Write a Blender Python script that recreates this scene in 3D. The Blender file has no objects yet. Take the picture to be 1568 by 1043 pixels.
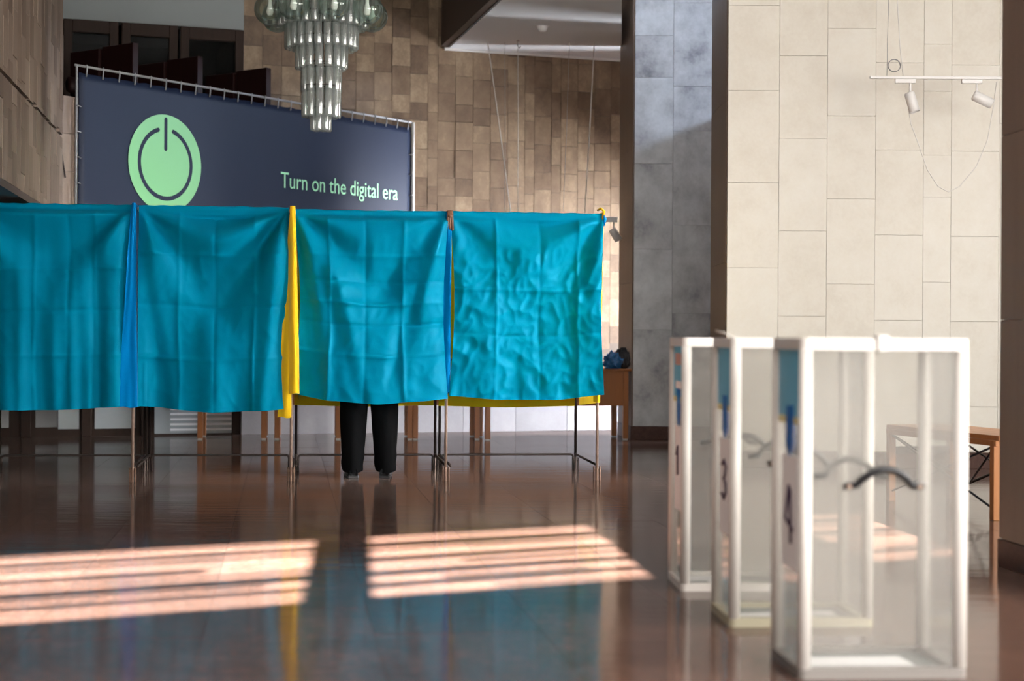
import bpy, bmesh, math, random
from mathutils import Vector, Matrix, noise
random.seed(7)
PI = math.pi
SC = bpy.context.scene
COL = SC.collection

# ------------------------------------------------------------------ camera
F = 2600.0                       # focal length in pixels of a 1568 px wide frame
HC = 1.05                        # camera height
ROLL = math.radians(0.37)
CX, CY = 784.0, 518.0            # where the level view axis falls in the frame
CR, SR = math.cos(ROLL), math.sin(ROLL)
cam = bpy.data.cameras.new('camera')
cam.sensor_width = 36.0
cam.lens = F / 1568.0 * 36.0
cam.shift_y = (CY - 521.5) / 1568.0
cam.clip_end = 200
cam.dof.use_dof = True
cam.dof.focus_distance = 12.2
cam.dof.aperture_fstop = 1.9
camo = bpy.data.objects.new('camera', cam)
COL.objects.link(camo)
camo.matrix_world = Matrix(((CR, -SR, 0, 0), (0, 0, -1, 0), (SR, CR, 0, HC), (0, 0, 0, 1)))
SC.camera = camo

# ------------------------------------------------------------------ light
SC.view_settings.view_transform = 'Standard'
SC.view_settings.look = 'None'
SC.view_settings.exposure = 0.0
SC.view_settings.gamma = 1.0
SC.view_settings.use_curve_mapping = False
SC.cycles.max_bounces = 10
SC.cycles.diffuse_bounces = 5
SC.cycles.glossy_bounces = 4
SC.cycles.transmission_bounces = 8
SC.cycles.transparent_max_bounces = 24
SC.cycles.caustics_reflective = True
SC.cycles.caustics_refractive = False
SC.cycles.sample_clamp_indirect = 6.0
SC.cycles.use_denoising = True

world = bpy.data.worlds.new('sky')
SC.world = world
world.use_nodes = True
bg = world.node_tree.nodes['Background']
bg.inputs[0].default_value = (0.62, 0.76, 1.0, 1)
bg.inputs[1].default_value = 1.2

SUN_EL = math.radians(20.0)
sun = bpy.data.lights.new('sun', 'SUN')
sun.energy = 205.0
sun.angle = math.radians(0.38)
sun.color = (1.0, 0.92, 0.84)
suno = bpy.data.objects.new('sun', sun)
COL.objects.link(suno)
sd = Vector((-0.09 * math.cos(SUN_EL), math.cos(SUN_EL), -math.sin(SUN_EL)))
suno.rotation_euler = sd.to_track_quat('-Z', 'Y').to_euler()

def area(name, loc, aim, sx, sy, power, color, spread=180):
    l = bpy.data.lights.new(name, 'AREA')
    l.shape = 'RECTANGLE'; l.size = sx; l.size_y = sy
    l.energy = power; l.color = color; l.spread = math.radians(spread)
    o = bpy.data.objects.new(name, l)
    COL.objects.link(o)
    o.location = loc
    o.rotation_euler = (Vector(aim) - Vector(loc)).to_track_quat('-Z', 'Y').to_euler()
    return o

# window wall behind the camera runs 28 degrees off the picture plane
WW = math.radians(28.0)
WWU = Vector((math.cos(WW), math.sin(WW), 0))
WWN = Vector((-math.sin(WW), math.cos(WW), 0))
WWO = Vector((-0.8, -2.5, 0))
def wwp(s, z, off=0.0):
    p = WWO + WWU * s + WWN * off
    return Vector((p.x, p.y, z))
for s_, pw in ((-3.0, 15), (-1.0, 40), (1.0, 100), (3.0, 200), (5.0, 280), (7.2, 300)):
    p = wwp(s_, 2.13, 0.12)
    area('window_daylight', p, p + WWN, 1.75, 1.95, pw, (1.0, 0.98, 0.945))
for y_, pw in ((3.6, 330), (5.8, 260), (8.0, 90)):
    area('right_window_and_fill', (6.55, y_, 2.3), (0.0, y_ + 0.6, 2.2), 1.9, 2.6, pw, (1.0, 0.98, 0.945))
area('right_window_and_fill', (6.55, 9.9, 2.2), (0.5, 12.6, 1.1), 1.6, 2.2, 100, (1.0, 0.97, 0.92), 34)  # added narrow beam to brighten the right-hand curtains, not a window
# side windows hidden behind the pale pier and the pillar
area('side_window_daylight', (6.0, 19.4, 1.0), (0.0, 19.5, 0.9), 1.9, 1.5, 3200, (0.90, 0.93, 1.0))
area('clerestory_daylight', (6.0, 16.2, 4.95), (1.8, 17.7, 3.7), 0.5, 0.4, 380, (0.62, 0.76, 1.0))

# ------------------------------------------------------------------ picture geometry to world points
CAM = Vector((0, 0, HC))
def ray(px, py):
    x = (px - CX) / F; y = -(py - CY) / F
    return Vector((x * CR - y * SR, 1.0, x * SR + y * CR))
def at(px, py, Y):
    return CAM + ray(px, py) * Y
def floor_pt(px, py):
    d = ray(px, py)
    return CAM + d * (-HC / d.z)
def on_plane(px, py, P, n):
    d = ray(px, py)
    return CAM + d * ((P - CAM).dot(n) / d.dot(n))

# ------------------------------------------------------------------ mesh helpers
class MB:
    def __init__(s): s.v = []; s.f = []
    def add(s, vs, fs):
        o = len(s.v); s.v += [tuple(v) for v in vs]; s.f += [tuple(i + o for i in f) for f in fs]; return s
    def box(s, c, d, M=None):
        cx, cy, cz = c; dx, dy, dz = [k / 2 for k in d]
        vs = [Vector((cx + a * dx, cy + b * dy, cz + e * dz)) for e in (-1, 1) for b in (-1, 1) for a in (-1, 1)]
        if M: vs = [M @ v for v in vs]
        return s.add(vs, [(0, 2, 3, 1), (4, 5, 7, 6), (0, 1, 5, 4), (2, 6, 7, 3), (0, 4, 6, 2), (1, 3, 7, 5)])
    def prism(s, poly, z0, z1):
        """poly: plan outline of (x, y), counter-clockwise"""
        n = len(poly)
        vs = [(x, y, z0) for x, y in poly] + [(x, y, z1) for x, y in poly]
        return s.add(vs, [tuple(range(n - 1, -1, -1)), tuple(range(n, 2 * n))] +
                     [(i, (i + 1) % n, n + (i + 1) % n, n + i) for i in range(n)])
    def tube(s, path, r, n=8, cap=True, flat=1.0):
        pts = [Vector(p) for p in path]
        rs = r if isinstance(r, (list, tuple)) else [r] * len(pts)
        rings = []; prev = None
        for i, p in enumerate(pts):
            t = (pts[min(i + 1, len(pts) - 1)] - pts[max(i - 1, 0)]).normalized()
            if prev is None:
                a = Vector((0, 0, 1)) if abs(t.z) < 0.9 else Vector((1, 0, 0))
                x = t.cross(a).normalized()
            else:
                x = (prev - t * prev.dot(t)).normalized()
            y = t.cross(x); prev = x
            rings.append([p + (x * math.cos(2 * PI * k / n) + y * flat * math.sin(2 * PI * k / n)) * rs[i] for k in range(n)])
        vs = [v for q in rings for v in q]; fs = []
        for i in range(len(pts) - 1):
            for k in range(n):
                a = i * n + k; b = i * n + (k + 1) % n
                fs.append((a, b, b + n, a + n))
        if cap:
            fs.append(tuple(range(n - 1, -1, -1))); fs.append(tuple(range((len(pts) - 1) * n, len(pts) * n)))
        return s.add(vs, fs)
    def lathe(s, prof, n=24, c=(0, 0, 0)):
        vs = []; fs = []
        for r, z in prof:
            for k in range(n):
                a = 2 * PI * k / n
                vs.append((c[0] + r * math.cos(a), c[1] + r * math.sin(a), c[2] + z))
        for i in range(len(prof) - 1):
            for k in range(n):
                a = i * n + k; b = i * n + (k + 1) % n
                fs.append((a, b, b + n, a + n))
        return s.add(vs, fs)
    def mesh(s, name):
        m = bpy.data.meshes.new(name); m.from_pydata(s.v, [], s.f); m.update(); return m
    def build(s, name, mat, parent=None, smooth=False, bevel=0.0, seg=2):
        o = bpy.data.objects.new(name, s.mesh(name)); COL.objects.link(o)
        if mat: o.data.materials.append(mat)
        if parent: o.parent = parent
        if smooth: shade(o)
        if bevel:
            b = o.modifiers.new('bevel', 'BEVEL'); b.width = bevel; b.segments = seg; b.limit_method = 'ANGLE'
        return o
def shade(o):
    for p in o.data.polygons: p.use_smooth = True
def tag(o, label=None, cat=None, group=None, kind=None):
    if label: o['label'] = label
    if cat: o['category'] = cat
    if group: o['group'] = group
    if kind: o['kind'] = kind
    return o
def empty(name, loc, rz=0.0):
    o = bpy.data.objects.new(name, None); COL.objects.link(o)
    o.location = loc; o.rotation_euler = (0, 0, rz); o.empty_display_size = 0.1
    return o
def copy_tree(o, parent=None):
    c = o.copy(); COL.objects.link(c); c.parent = parent
    for ch in list(o.children): copy_tree(ch, c)
    return c
def structure(o): o['kind'] = 'structure'; return o
def lerp(a, b, t): return a + (b - a) * t
def smooth01(t):
    t = max(0.0, min(1.0, t)); return t * t * (3 - 2 * t)

# ------------------------------------------------------------------ materials
def newmat(name):
    m = bpy.data.materials.new(name); m.use_nodes = True
    nt = m.node_tree; b = nt.nodes['Principled BSDF']
    return m, nt, b
def N(nt, kind, **kw):
    n = nt.nodes.new(kind)
    for k, v in kw.items(): setattr(n, k, v)
    return n
def plain(name, col, rough=0.5, metal=0.0, spec=0.5, var=0.0, scale=8.0, bump=0.0):
    m, nt, b = newmat(name)
    b.inputs['Base Color'].default_value = (*col, 1); b.inputs['Roughness'].default_value = rough
    b.inputs['Metallic'].default_value = metal; b.inputs['Specular IOR Level'].default_value = spec
    if var or bump:
        g = N(nt, 'ShaderNodeNewGeometry'); no = N(nt, 'ShaderNodeTexNoise')
        no.inputs['Scale'].default_value = scale; no.inputs['Detail'].default_value = 5
        nt.links.new(g.outputs['Position'], no.inputs['Vector'])
        if var:
            mx = N(nt, 'ShaderNodeMix', data_type='RGBA')
            mx.inputs['A'].default_value = (*[c * (1 - var) for c in col], 1)
            mx.inputs['B'].default_value = (*[min(1, c * (1 + var)) for c in col], 1)
            nt.links.new(no.outputs['Fac'], mx.inputs['Factor']); nt.links.new(mx.outputs['Result'], b.inputs['Base Color'])
        if bump:
            bp = N(nt, 'ShaderNodeBump'); bp.inputs['Strength'].default_value = bump; bp.inputs['Distance'].default_value = 0.01
            nt.links.new(no.outputs['Fac'], bp.inputs['Height']); nt.links.new(bp.outputs['Normal'], b.inputs['Normal'])
    return m
def stone(name, cols, rough=0.55, nscale=(6, 6, 6), blotch=0.35, spread=1.0, fine=40.0, veins=None, bump=0.06):
    """stone whose tone differs from tile to tile (Object Info random) with a natural blotchy grain"""
    m, nt, b = newmat(name)
    oi = N(nt, 'ShaderNodeObjectInfo'); g = N(nt, 'ShaderNodeNewGeometry')
    rmp = N(nt, 'ShaderNodeValToRGB'); el = rmp.color_ramp.elements
    el[0].position = 0.0; el[0].color = (*cols[0], 1); el[1].position = 1.0; el[1].color = (*cols[-1], 1)
    for i, c in enumerate(cols[1:-1]):
        e = el.new((i + 1) / (len(cols) - 1)); e.color = (*c, 1)
    off = N(nt, 'ShaderNodeVectorMath', operation='SCALE'); comb = N(nt, 'ShaderNodeCombineXYZ')
    for k in range(3): nt.links.new(oi.outputs['Random'], comb.inputs[k])
    off.inputs['Scale'].default_value = 23.0
    nt.links.new(comb.outputs[0], off.inputs[0])
    sc = N(nt, 'ShaderNodeVectorMath', operation='MULTIPLY'); sc.inputs[1].default_value = nscale
    nt.links.new(g.outputs['Position'], sc.inputs[0])
    ad = N(nt, 'ShaderNodeVectorMath', operation='ADD')
    nt.links.new(sc.outputs[0], ad.inputs[0]); nt.links.new(off.outputs[0], ad.inputs[1])
    n1 = N(nt, 'ShaderNodeTexNoise'); n1.inputs['Scale'].default_value = 1.0; n1.inputs['Detail'].default_value = 8; n1.inputs['Roughness'].default_value = 0.62
    nt.links.new(ad.outputs[0], n1.inputs['Vector'])
    n2 = N(nt, 'ShaderNodeTexNoise'); n2.inputs['Scale'].default_value = fine; n2.inputs['Detail'].default_value = 3
    nt.links.new(g.outputs['Position'], n2.inputs['Vector'])
    # factor = 0.5 + (random-.5)*spread + (noise-.5)*blotch*2 + (fine-.5)*.15
    def mad(x, mul, add):
        q = N(nt, 'ShaderNodeMath', operation='MULTIPLY_ADD'); nt.links.new(x, q.inputs[0]); q.inputs[1].default_value = mul
        if isinstance(add, float): q.inputs[2].default_value = add
        else: nt.links.new(add, q.inputs[2])
        return q.outputs[0]
    a = mad(oi.outputs['Random'], spread, 0.5 - spread / 2)
    a = mad(n1.outputs['Fac'], blotch * 2, a); a = mad(n2.outputs['Fac'], 0.25, a)
    sb = N(nt, 'ShaderNodeMath', operation='SUBTRACT'); nt.links.new(a, sb.inputs[0]); sb.inputs[1].default_value = blotch + 0.125
    nt.links.new(sb.outputs[0], rmp.inputs['Fac'])
    colout = rmp.outputs['Color']
    if veins:
        vcol, vscale, vw = veins
        n3 = N(nt, 'ShaderNodeTexNoise'); n3.inputs['Scale'].default_value = vscale; n3.inputs['Detail'].default_value = 7; n3.inputs['Distortion'].default_value = 1.2
        nt.links.new(ad.outputs[0], n3.inputs['Vector'])
        r3 = N(nt, 'ShaderNodeValToRGB'); e3 = r3.color_ramp.elements
        e3[0].position = 0.5 - vw; e3[0].color = (0, 0, 0, 1); e3[1].position = 0.5 + vw; e3[1].color = (0, 0, 0, 1)
        em = e3.new(0.5); em.color = (1, 1, 1, 1)
        nt.links.new(n3.outputs['Fac'], r3.inputs['Fac'])
        mx = N(nt, 'ShaderNodeMix', data_type='RGBA'); mx.inputs['B'].default_value = (*vcol, 1)
        ml = N(nt, 'ShaderNodeMath', operation='MULTIPLY'); ml.inputs[1].default_value = 0.6
        nt.links.new(r3.outputs['Color'], ml.inputs[0]); nt.links.new(ml.outputs[0], mx.inputs['Factor'])
        nt.links.new(colout, mx.inputs['A']); colout = mx.outputs['Result']
    nt.links.new(colout, b.inputs['Base Color'])
    b.inputs['Roughness'].default_value = rough
    bp = N(nt, 'ShaderNodeBump'); bp.inputs['Strength'].default_value = bump; bp.inputs['Distance'].default_value = 0.01
    nt.links.new(n1.outputs['Fac'], bp.inputs['Height']); nt.links.new(bp.outputs['Normal'], b.inputs['Normal'])
    return m
def wood(name, dark, light, rough=0.45, axis=2, scale=6.0, spec=0.5):
    m, nt, b = newmat(name)
    tc = N(nt, 'ShaderNodeNewGeometry'); sc = N(nt, 'ShaderNodeVectorMath', operation='MULTIPLY')
    v = [scale * 6] * 3; v[axis] = scale * 0.5; sc.inputs[1].default_value = v
    no = N(nt, 'ShaderNodeTexNoise'); no.inputs['Scale'].default_value = 1; no.inputs['Detail'].default_value = 6; no.inputs['Distortion'].default_value = 0.6
    mx = N(nt, 'ShaderNodeMix', data_type='RGBA'); mx.inputs['A'].default_value = (*dark, 1); mx.inputs['B'].default_value = (*light, 1)
    nt.links.new(tc.outputs['Position'], sc.inputs[0]); nt.links.new(sc.outputs[0], no.inputs['Vector'])
    nt.links.new(no.outputs['Fac'], mx.inputs['Factor']); nt.links.new(mx.outputs['Result'], b.inputs['Base Color'])
    b.inputs['Roughness'].default_value = rough; b.inputs['Specular IOR Level'].default_value = spec
    return m
def cloth(name, col, trans_col, trans=0.35, rough=0.42, sheen=0.2):
    m, nt, b = newmat(name)
    b.inputs['Base Color'].default_value = (*col, 1); b.inputs['Roughness'].default_value = rough
    b.inputs['Specular IOR Level'].default_value = 0.35; b.inputs['Specular Tint'].default_value = (*[min(1, c * 2.0 + 0.02) for c in col], 1); b.inputs['Sheen Weight'].default_value = sheen
    tr = N(nt, 'ShaderNodeBsdfTranslucent'); tr.inputs['Color'].default_value = (*trans_col, 1)
    mx = N(nt, 'ShaderNodeMixShader'); mx.inputs[0].default_value = trans
    out = nt.nodes['Material Output']
    nt.links.new(b.outputs[0], mx.inputs[1]); nt.links.new(tr.outputs[0], mx.inputs[2]); nt.links.new(mx.outputs[0], out.inputs['Surface'])
    # woven thread relief
    g = N(nt, 'ShaderNodeNewGeometry'); no = N(nt, 'ShaderNodeTexNoise'); no.inputs['Scale'].default_value = 55; no.inputs['Detail'].default_value = 4
    bp = N(nt, 'ShaderNodeBump'); bp.inputs['Strength'].default_value = 0.12; bp.inputs['Distance'].default_value = 0.01
    nt.links.new(g.outputs['Position'], no.inputs['Vector']); nt.links.new(no.outputs['Fac'], bp.inputs['Height']); nt.links.new(bp.outputs['Normal'], b.inputs['Normal'])
    return m
def clear(name, tint, haze, hazecol, gloss=0.12, rough=0.03, fres=1.45, scale=3.0, hazevar=0.5):
    """clear sheet or thin glass: see-through, with Fresnel gloss and a share of scuffed haze"""
    m = bpy.data.materials.new(name); m.use_nodes = True; nt = m.node_tree
    for n in list(nt.nodes): nt.nodes.remove(n)
    out = N(nt, 'ShaderNodeOutputMaterial')
    t = N(nt, 'ShaderNodeBsdfTransparent'); t.inputs[0].default_value = (*tint, 1)
    d = N(nt, 'ShaderNodeBsdfDiffuse'); d.inputs[0].default_value = (*hazecol, 1)
    tl = N(nt, 'ShaderNodeBsdfTranslucent'); tl.inputs[0].default_value = (*hazecol, 1)
    m0 = N(nt, 'ShaderNodeMixShader'); m0.inputs[0].default_value = 0.5
    nt.links.new(d.outputs[0], m0.inputs[1]); nt.links.new(tl.outputs[0], m0.inputs[2])
    m1 = N(nt, 'ShaderNodeMixShader')
    g = N(nt, 'ShaderNodeNewGeometry'); no = N(nt, 'ShaderNodeTexNoise'); no.inputs['Scale'].default_value = scale; no.inputs['Detail'].default_value = 5
    nt.links.new(g.outputs['Position'], no.inputs['Vector'])
    ma = N(nt, 'ShaderNodeMath', operation='MULTIPLY_ADD'); ma.inputs[1].default_value = haze * hazevar * 2; ma.inputs[2].default_value = haze * (1 - hazevar)
    nt.links.new(no.outputs['Fac'], ma.inputs[0]); nt.links.new(ma.outputs[0], m1.inputs[0])
    nt.links.new(t.outputs[0], m1.inputs[1]); nt.links.new(m0.outputs[0], m1.inputs[2])
    gl = N(nt, 'ShaderNodeBsdfGlossy'); gl.inputs['Roughness'].default_value = rough
    fr = N(nt, 'ShaderNodeFresnel'); fr.inputs['IOR'].default_value = fres
    fm = N(nt, 'ShaderNodeMath', operation='MULTIPLY_ADD'); fm.inputs[1].default_value = 0.7; fm.inputs[2].default_value = gloss * 0.06
    nt.links.new(fr.outputs[0], fm.inputs[0])
    m2 = N(nt, 'ShaderNodeMixShader'); nt.links.new(fm.outputs[0], m2.inputs[0])
    nt.links.new(m1.outputs[0], m2.inputs[1]); nt.links.new(gl.outputs[0], m2.inputs[2]); nt.links.new(m2.outputs[0], out.inputs['Surface'])
    return m
def emit(name, col, strength):
    m, nt, b = newmat(name)
    b.inputs['Base Color'].default_value = (*col, 1); b.inputs['Emission Color'].default_value = (*col, 1)
    b.inputs['Emission Strength'].default_value = strength
    return m

M = {}
M['brown_stone'] = stone('brown shell limestone', [(0.058, 0.033, 0.018), (0.135, 0.083, 0.047), (0.205, 0.136, 0.080), (0.35, 0.26, 0.165)], blotch=0.5, spread=0.5, nscale=(7, 7, 5))
M['strip_stone'] = stone('brown strip limestone', [(0.105, 0.070, 0.050), (0.185, 0.132, 0.097), (0.28, 0.215, 0.165)], blotch=0.35, spread=0.7, nscale=(7, 7, 1.6))
M['cream_stone'] = stone('cream limestone', [(0.60, 0.545, 0.45), (0.73, 0.695, 0.61), (0.80, 0.785, 0.72)], blotch=0.4, spread=0.16, nscale=(5, 5, 5), rough=0.45)
M['grey_marble'] = stone('grey marble', [(0.17, 0.175, 0.19), (0.36, 0.36, 0.37), (0.47, 0.48, 0.49), (0.58, 0.59, 0.60)], blotch=1.0, spread=0.3, nscale=(3.5, 3.5, 3.0), rough=0.35)
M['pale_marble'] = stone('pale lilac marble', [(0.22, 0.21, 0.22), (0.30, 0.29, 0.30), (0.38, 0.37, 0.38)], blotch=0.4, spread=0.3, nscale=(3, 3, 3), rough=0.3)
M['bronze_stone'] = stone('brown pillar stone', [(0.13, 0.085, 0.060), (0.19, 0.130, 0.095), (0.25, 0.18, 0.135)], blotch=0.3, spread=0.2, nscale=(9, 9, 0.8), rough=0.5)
M['plinth'] = stone('dark red granite plinth', [(0.035, 0.016, 0.012), (0.07, 0.032, 0.024), (0.11, 0.06, 0.045)], blotch=0.5, spread=0.2, nscale=(30, 30, 30), rough=0.45)
M['plinth'].node_tree.nodes['Principled BSDF'].inputs['Specular IOR Level'].default_value = 0.15
M['mortar'] = plain('dark joint mortar', (0.10, 0.075, 0.058), 0.8, var=0.2)
M['cream_mortar'] = plain('tan joint mortar', (0.52, 0.44, 0.35), 0.8, var=0.15)
M['grey_mortar'] = plain('grey joint mortar', (0.22, 0.22, 0.22), 0.8, var=0.15)
M['white_paint'] = plain('white ceiling paint', (0.80, 0.82, 0.83), 0.7, var=0.04, scale=2)
M['grey_paint'] = plain('grey wall paint', (0.24, 0.26, 0.26), 0.7, var=0.05, scale=2)
M['dark_paint'] = plain('dark brown fascia paint', (0.075, 0.052, 0.042), 0.6, var=0.1, scale=3)
M['dull_wall'] = plain('dull plaster', (0.30, 0.25, 0.21), 0.8, var=0.1, scale=2)
M['dark_wood'] = wood('dark brown wood', (0.016, 0.008, 0.005), (0.036, 0.018, 0.011), 0.55, spec=0.2)
M['mahogany'] = wood('dark red wood', (0.010, 0.003, 0.003), (0.024, 0.006, 0.005), 0.5, spec=0.2)
M['desk_wood'] = wood('orange brown desk wood', (0.29, 0.095, 0.024), (0.42, 0.155, 0.042), 0.4)
M['bench_wood'] = wood('orange wood', (0.30, 0.115, 0.035), (0.42, 0.19, 0.07), 0.35)
M['steel'] = plain('scuffed steel tube', (0.40, 0.29, 0.23), 0.35, 0.4, var=0.3, scale=30)
M['rust'] = plain('rusty steel sleeve', (0.15, 0.085, 0.055), 0.5, 0.3, var=0.3, scale=40)
M['dark_steel'] = plain('dark steel tube', (0.06, 0.045, 0.04), 0.4, 0.8, var=0.2, scale=30)
M['black_iron'] = plain('black iron rod', (0.012, 0.013, 0.018), 0.4, 0.5)
M['white_metal'] = plain('white enamel', (0.80, 0.79, 0.77), 0.4)
M['white_plastic'] = plain('white plastic extrusion', (0.64, 0.60, 0.56), 0.4)
M['shaded_plastic'] = plain('shaded white plastic', (0.20, 0.18, 0.165), 0.45)  # shade at the near box's foot, put into the base frame colour
M['part_shaded_plastic'] = plain('part shaded white plastic', (0.42, 0.38, 0.27), 0.45)  # lighter shaded tone of the same plastic, for the middle box
M['black_plastic'] = plain('black plastic', (0.012, 0.012, 0.014), 0.35)
M['cable'] = plain('white cable', (0.72, 0.70, 0.66), 0.5)
M['paper'] = plain('white paper', (0.85, 0.85, 0.87), 0.8)
M['ink'] = plain('purple marker ink', (0.035, 0.010, 0.045), 0.6)
M['sticker_blue'] = plain('sky blue sticker', (0.16, 0.46, 0.66), 0.4, var=0.15, scale=6)
M['sticker_yellow'] = plain('pale yellow sticker band', (0.66, 0.60, 0.30), 0.5)
M['seal_blue'] = plain('blue seal strip', (0.0, 0.10, 0.42), 0.35)
M['seal_label'] = plain('rose printed seal label', (0.55, 0.32, 0.26), 0.6)
M['banner'] = plain('navy vinyl banner', (0.010, 0.016, 0.036), 0.5, spec=0.18, var=0.06, scale=3)
M['logo_green'] = plain('green print', (0.175, 0.47, 0.185), 0.45)
M['text_green'] = plain('pale green print', (0.36, 0.74, 0.42), 0.45)
M['blue_cloth'] = cloth('turquoise blue satin', (0.0, 0.205, 0.345), (0.0, 0.42, 0.46), 0.42, 0.45, 0.0)
M['side_blue'] = cloth('royal blue satin', (0.0, 0.17, 0.44), (0.0, 0.2, 0.45), 0.25, 0.5, 0.0)
M['yellow_cloth'] = cloth('yellow satin', (0.80, 0.50, 0.015), (0.85, 0.58, 0.02), 0.35)
M['trousers'] = plain('black trouser cloth', (0.003, 0.003, 0.0035), 0.9, spec=0.05)
M['jacket'] = plain('dark jacket cloth', (0.012, 0.013, 0.018), 0.85)
M['skin'] = plain('skin', (0.55, 0.33, 0.24), 0.5)
M['hair'] = plain('dark hair', (0.02, 0.014, 0.010), 0.5)
M['shoe'] = plain('black polished leather', (0.010, 0.011, 0.012), 0.22)
M['rope'] = plain('grey cord', (0.26, 0.26, 0.26), 0.6)
M['brown_tie'] = plain('brown fabric tie', (0.11, 0.045, 0.02), 0.6)
M['plastic_bag'] = plain('thin blue plastic film', (0.02, 0.12, 0.30), 0.2)
M['black_bag'] = plain('black bag cloth', (0.010, 0.010, 0.012), 0.5)
M['acrylic'] = clear('scuffed clear acrylic', (0.97, 0.97, 0.96), 0.12, (0.86, 0.83, 0.80), 0.25, 0.05, 1.45)
M['tube_glass'] = clear('frosted ribbed glass', (0.84, 0.89, 0.87), 0.20, (0.80, 0.83, 0.82), 1.5, 0.16, 1.5, 12.0, 0.15)
M['globe_glass'] = clear('green tinted glass globe', (0.80, 0.88, 0.84), 0.05, (0.5, 0.58, 0.54), 0.5, 0.02, 1.5)
M['window_glass'] = clear('dusty window glass', (0.75, 0.78, 0.78), 0.04, (0.25, 0.26, 0.26), 0.0, 0.02, 1.18)
M['pale_pane'] = plain('pale frosted pane', (0.34, 0.38, 0.40), 0.25)
M['blind'] = plain('white blind slat', (0.80, 0.82, 0.84), 0.5)
M['lamp_panel'] = emit('lit ceiling panel', (0.85, 0.95, 1.0), 1.6)
M['bulb'] = plain('white bulb glass', (0.85, 0.83, 0.80), 0.2)
M['concrete'] = plain('floor slab', (0.05, 0.03, 0.025), 0.6)

# polished red-brown granite floor
def floor_material():
    m, nt, b = newmat('polished red brown granite')
    g = N(nt, 'ShaderNodeNewGeometry'); oi = N(nt, 'ShaderNodeObjectInfo')
    n1 = N(nt, 'ShaderNodeTexNoise'); n1.inputs['Scale'].default_value = 2.2; n1.inputs['Detail'].default_value = 9; n1.inputs['Roughness'].default_value = 0.7
    n2 = N(nt, 'ShaderNodeTexNoise'); n2.inputs['Scale'].default_value = 22; n2.inputs['Detail'].default_value = 6; n2.inputs['Roughness'].default_value = 0.7
    for n in (n1, n2): nt.links.new(g.outputs['Position'], n.inputs['Vector'])
    r = N(nt, 'ShaderNodeValToRGB'); e = r.color_ramp.elements
    e[0].position = 0.25; e[0].color = (0.030, 0.014, 0.009, 1); e[1].position = 0.8; e[1].color = (0.21, 0.105, 0.072, 1)
    k = e.new(0.52); k.color = (0.080, 0.038, 0.026, 1)
    a = N(nt, 'ShaderNodeMath', operation='MULTIPLY_ADD'); a.inputs[1].default_value = 0.85; nt.links.new(n2.outputs['Fac'], a.inputs[0])
    s = N(nt, 'ShaderNodeMath', operation='MULTIPLY_ADD'); s.inputs[1].default_value = 0.55; s.inputs[2].default_value = -0.28; nt.links.new(n1.outputs['Fac'], s.inputs[0])
    q = N(nt, 'ShaderNodeMath', operation='MULTIPLY_ADD'); q.inputs[1].default_value = 0.12; nt.links.new(oi.outputs['Random'], q.inputs[0]); nt.links.new(s.outputs[0], q.inputs[2])
    nt.links.new(q.outputs[0], a.inputs[2]); nt.links.new(a.outputs[0], r.inputs['Fac']); nt.links.new(r.outputs['Color'], b.inputs['Base Color'])
    b.inputs['Roughness'].default_value = 0.10; b.inputs['Specular IOR Level'].default_value = 0.12; b.inputs['Sheen Weight'].default_value = 0.022; b.inputs['Sheen Roughness'].default_value = 0.4; b.inputs['Sheen Tint'].default_value = (0.95, 0.74, 0.66, 1)
    # worn polish
    n3 = N(nt, 'ShaderNodeTexNoise'); n3.inputs['Scale'].default_value = 1.3; n3.inputs['Detail'].default_value = 6; nt.links.new(g.outputs['Position'], n3.inputs['Vector'])
    mr = N(nt, 'ShaderNodeMapRange'); mr.inputs['To Min'].default_value = 0.04; mr.inputs['To Max'].default_value = 0.16
    nt.links.new(n3.outputs['Fac'], mr.inputs['Value']); nt.links.new(mr.outputs['Result'], b.inputs['Roughness'])
    bp = N(nt, 'ShaderNodeBump'); bp.inputs['Strength'].default_value = 0.05; bp.inputs['Distance'].default_value = 0.02
    n4 = N(nt, 'ShaderNodeTexNoise'); n4.inputs['Scale'].default_value = 6; n4.inputs['Detail'].default_value = 3
    sv = N(nt, 'ShaderNodeVectorMath', operation='MULTIPLY'); sv.inputs[1].default_value = (0.35, 1.6, 1.0)
    nt.links.new(g.outputs['Position'], sv.inputs[0]); nt.links.new(sv.outputs[0], n4.inputs['Vector']); nt.links.new(n4.outputs['Fac'], bp.inputs['Height']); nt.links.new(bp.outputs['Normal'], b.inputs['Normal'])
    return m
M['floor'] = floor_material()

# shared unit cube for tiles
def unit_cube(name, mat):
    m = MB().box((0, 0, 0), (1, 1, 1)).mesh(name); m.materials.append(mat); return m
def tile_obj(mesh, parent, loc, dims, rz=0.0, name='tile'):
    o = bpy.data.objects.new(name, mesh); COL.objects.link(o); o.parent = parent
    o.location = loc; o.scale = dims; o.rotation_euler = (0, 0, rz)
    return o

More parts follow.
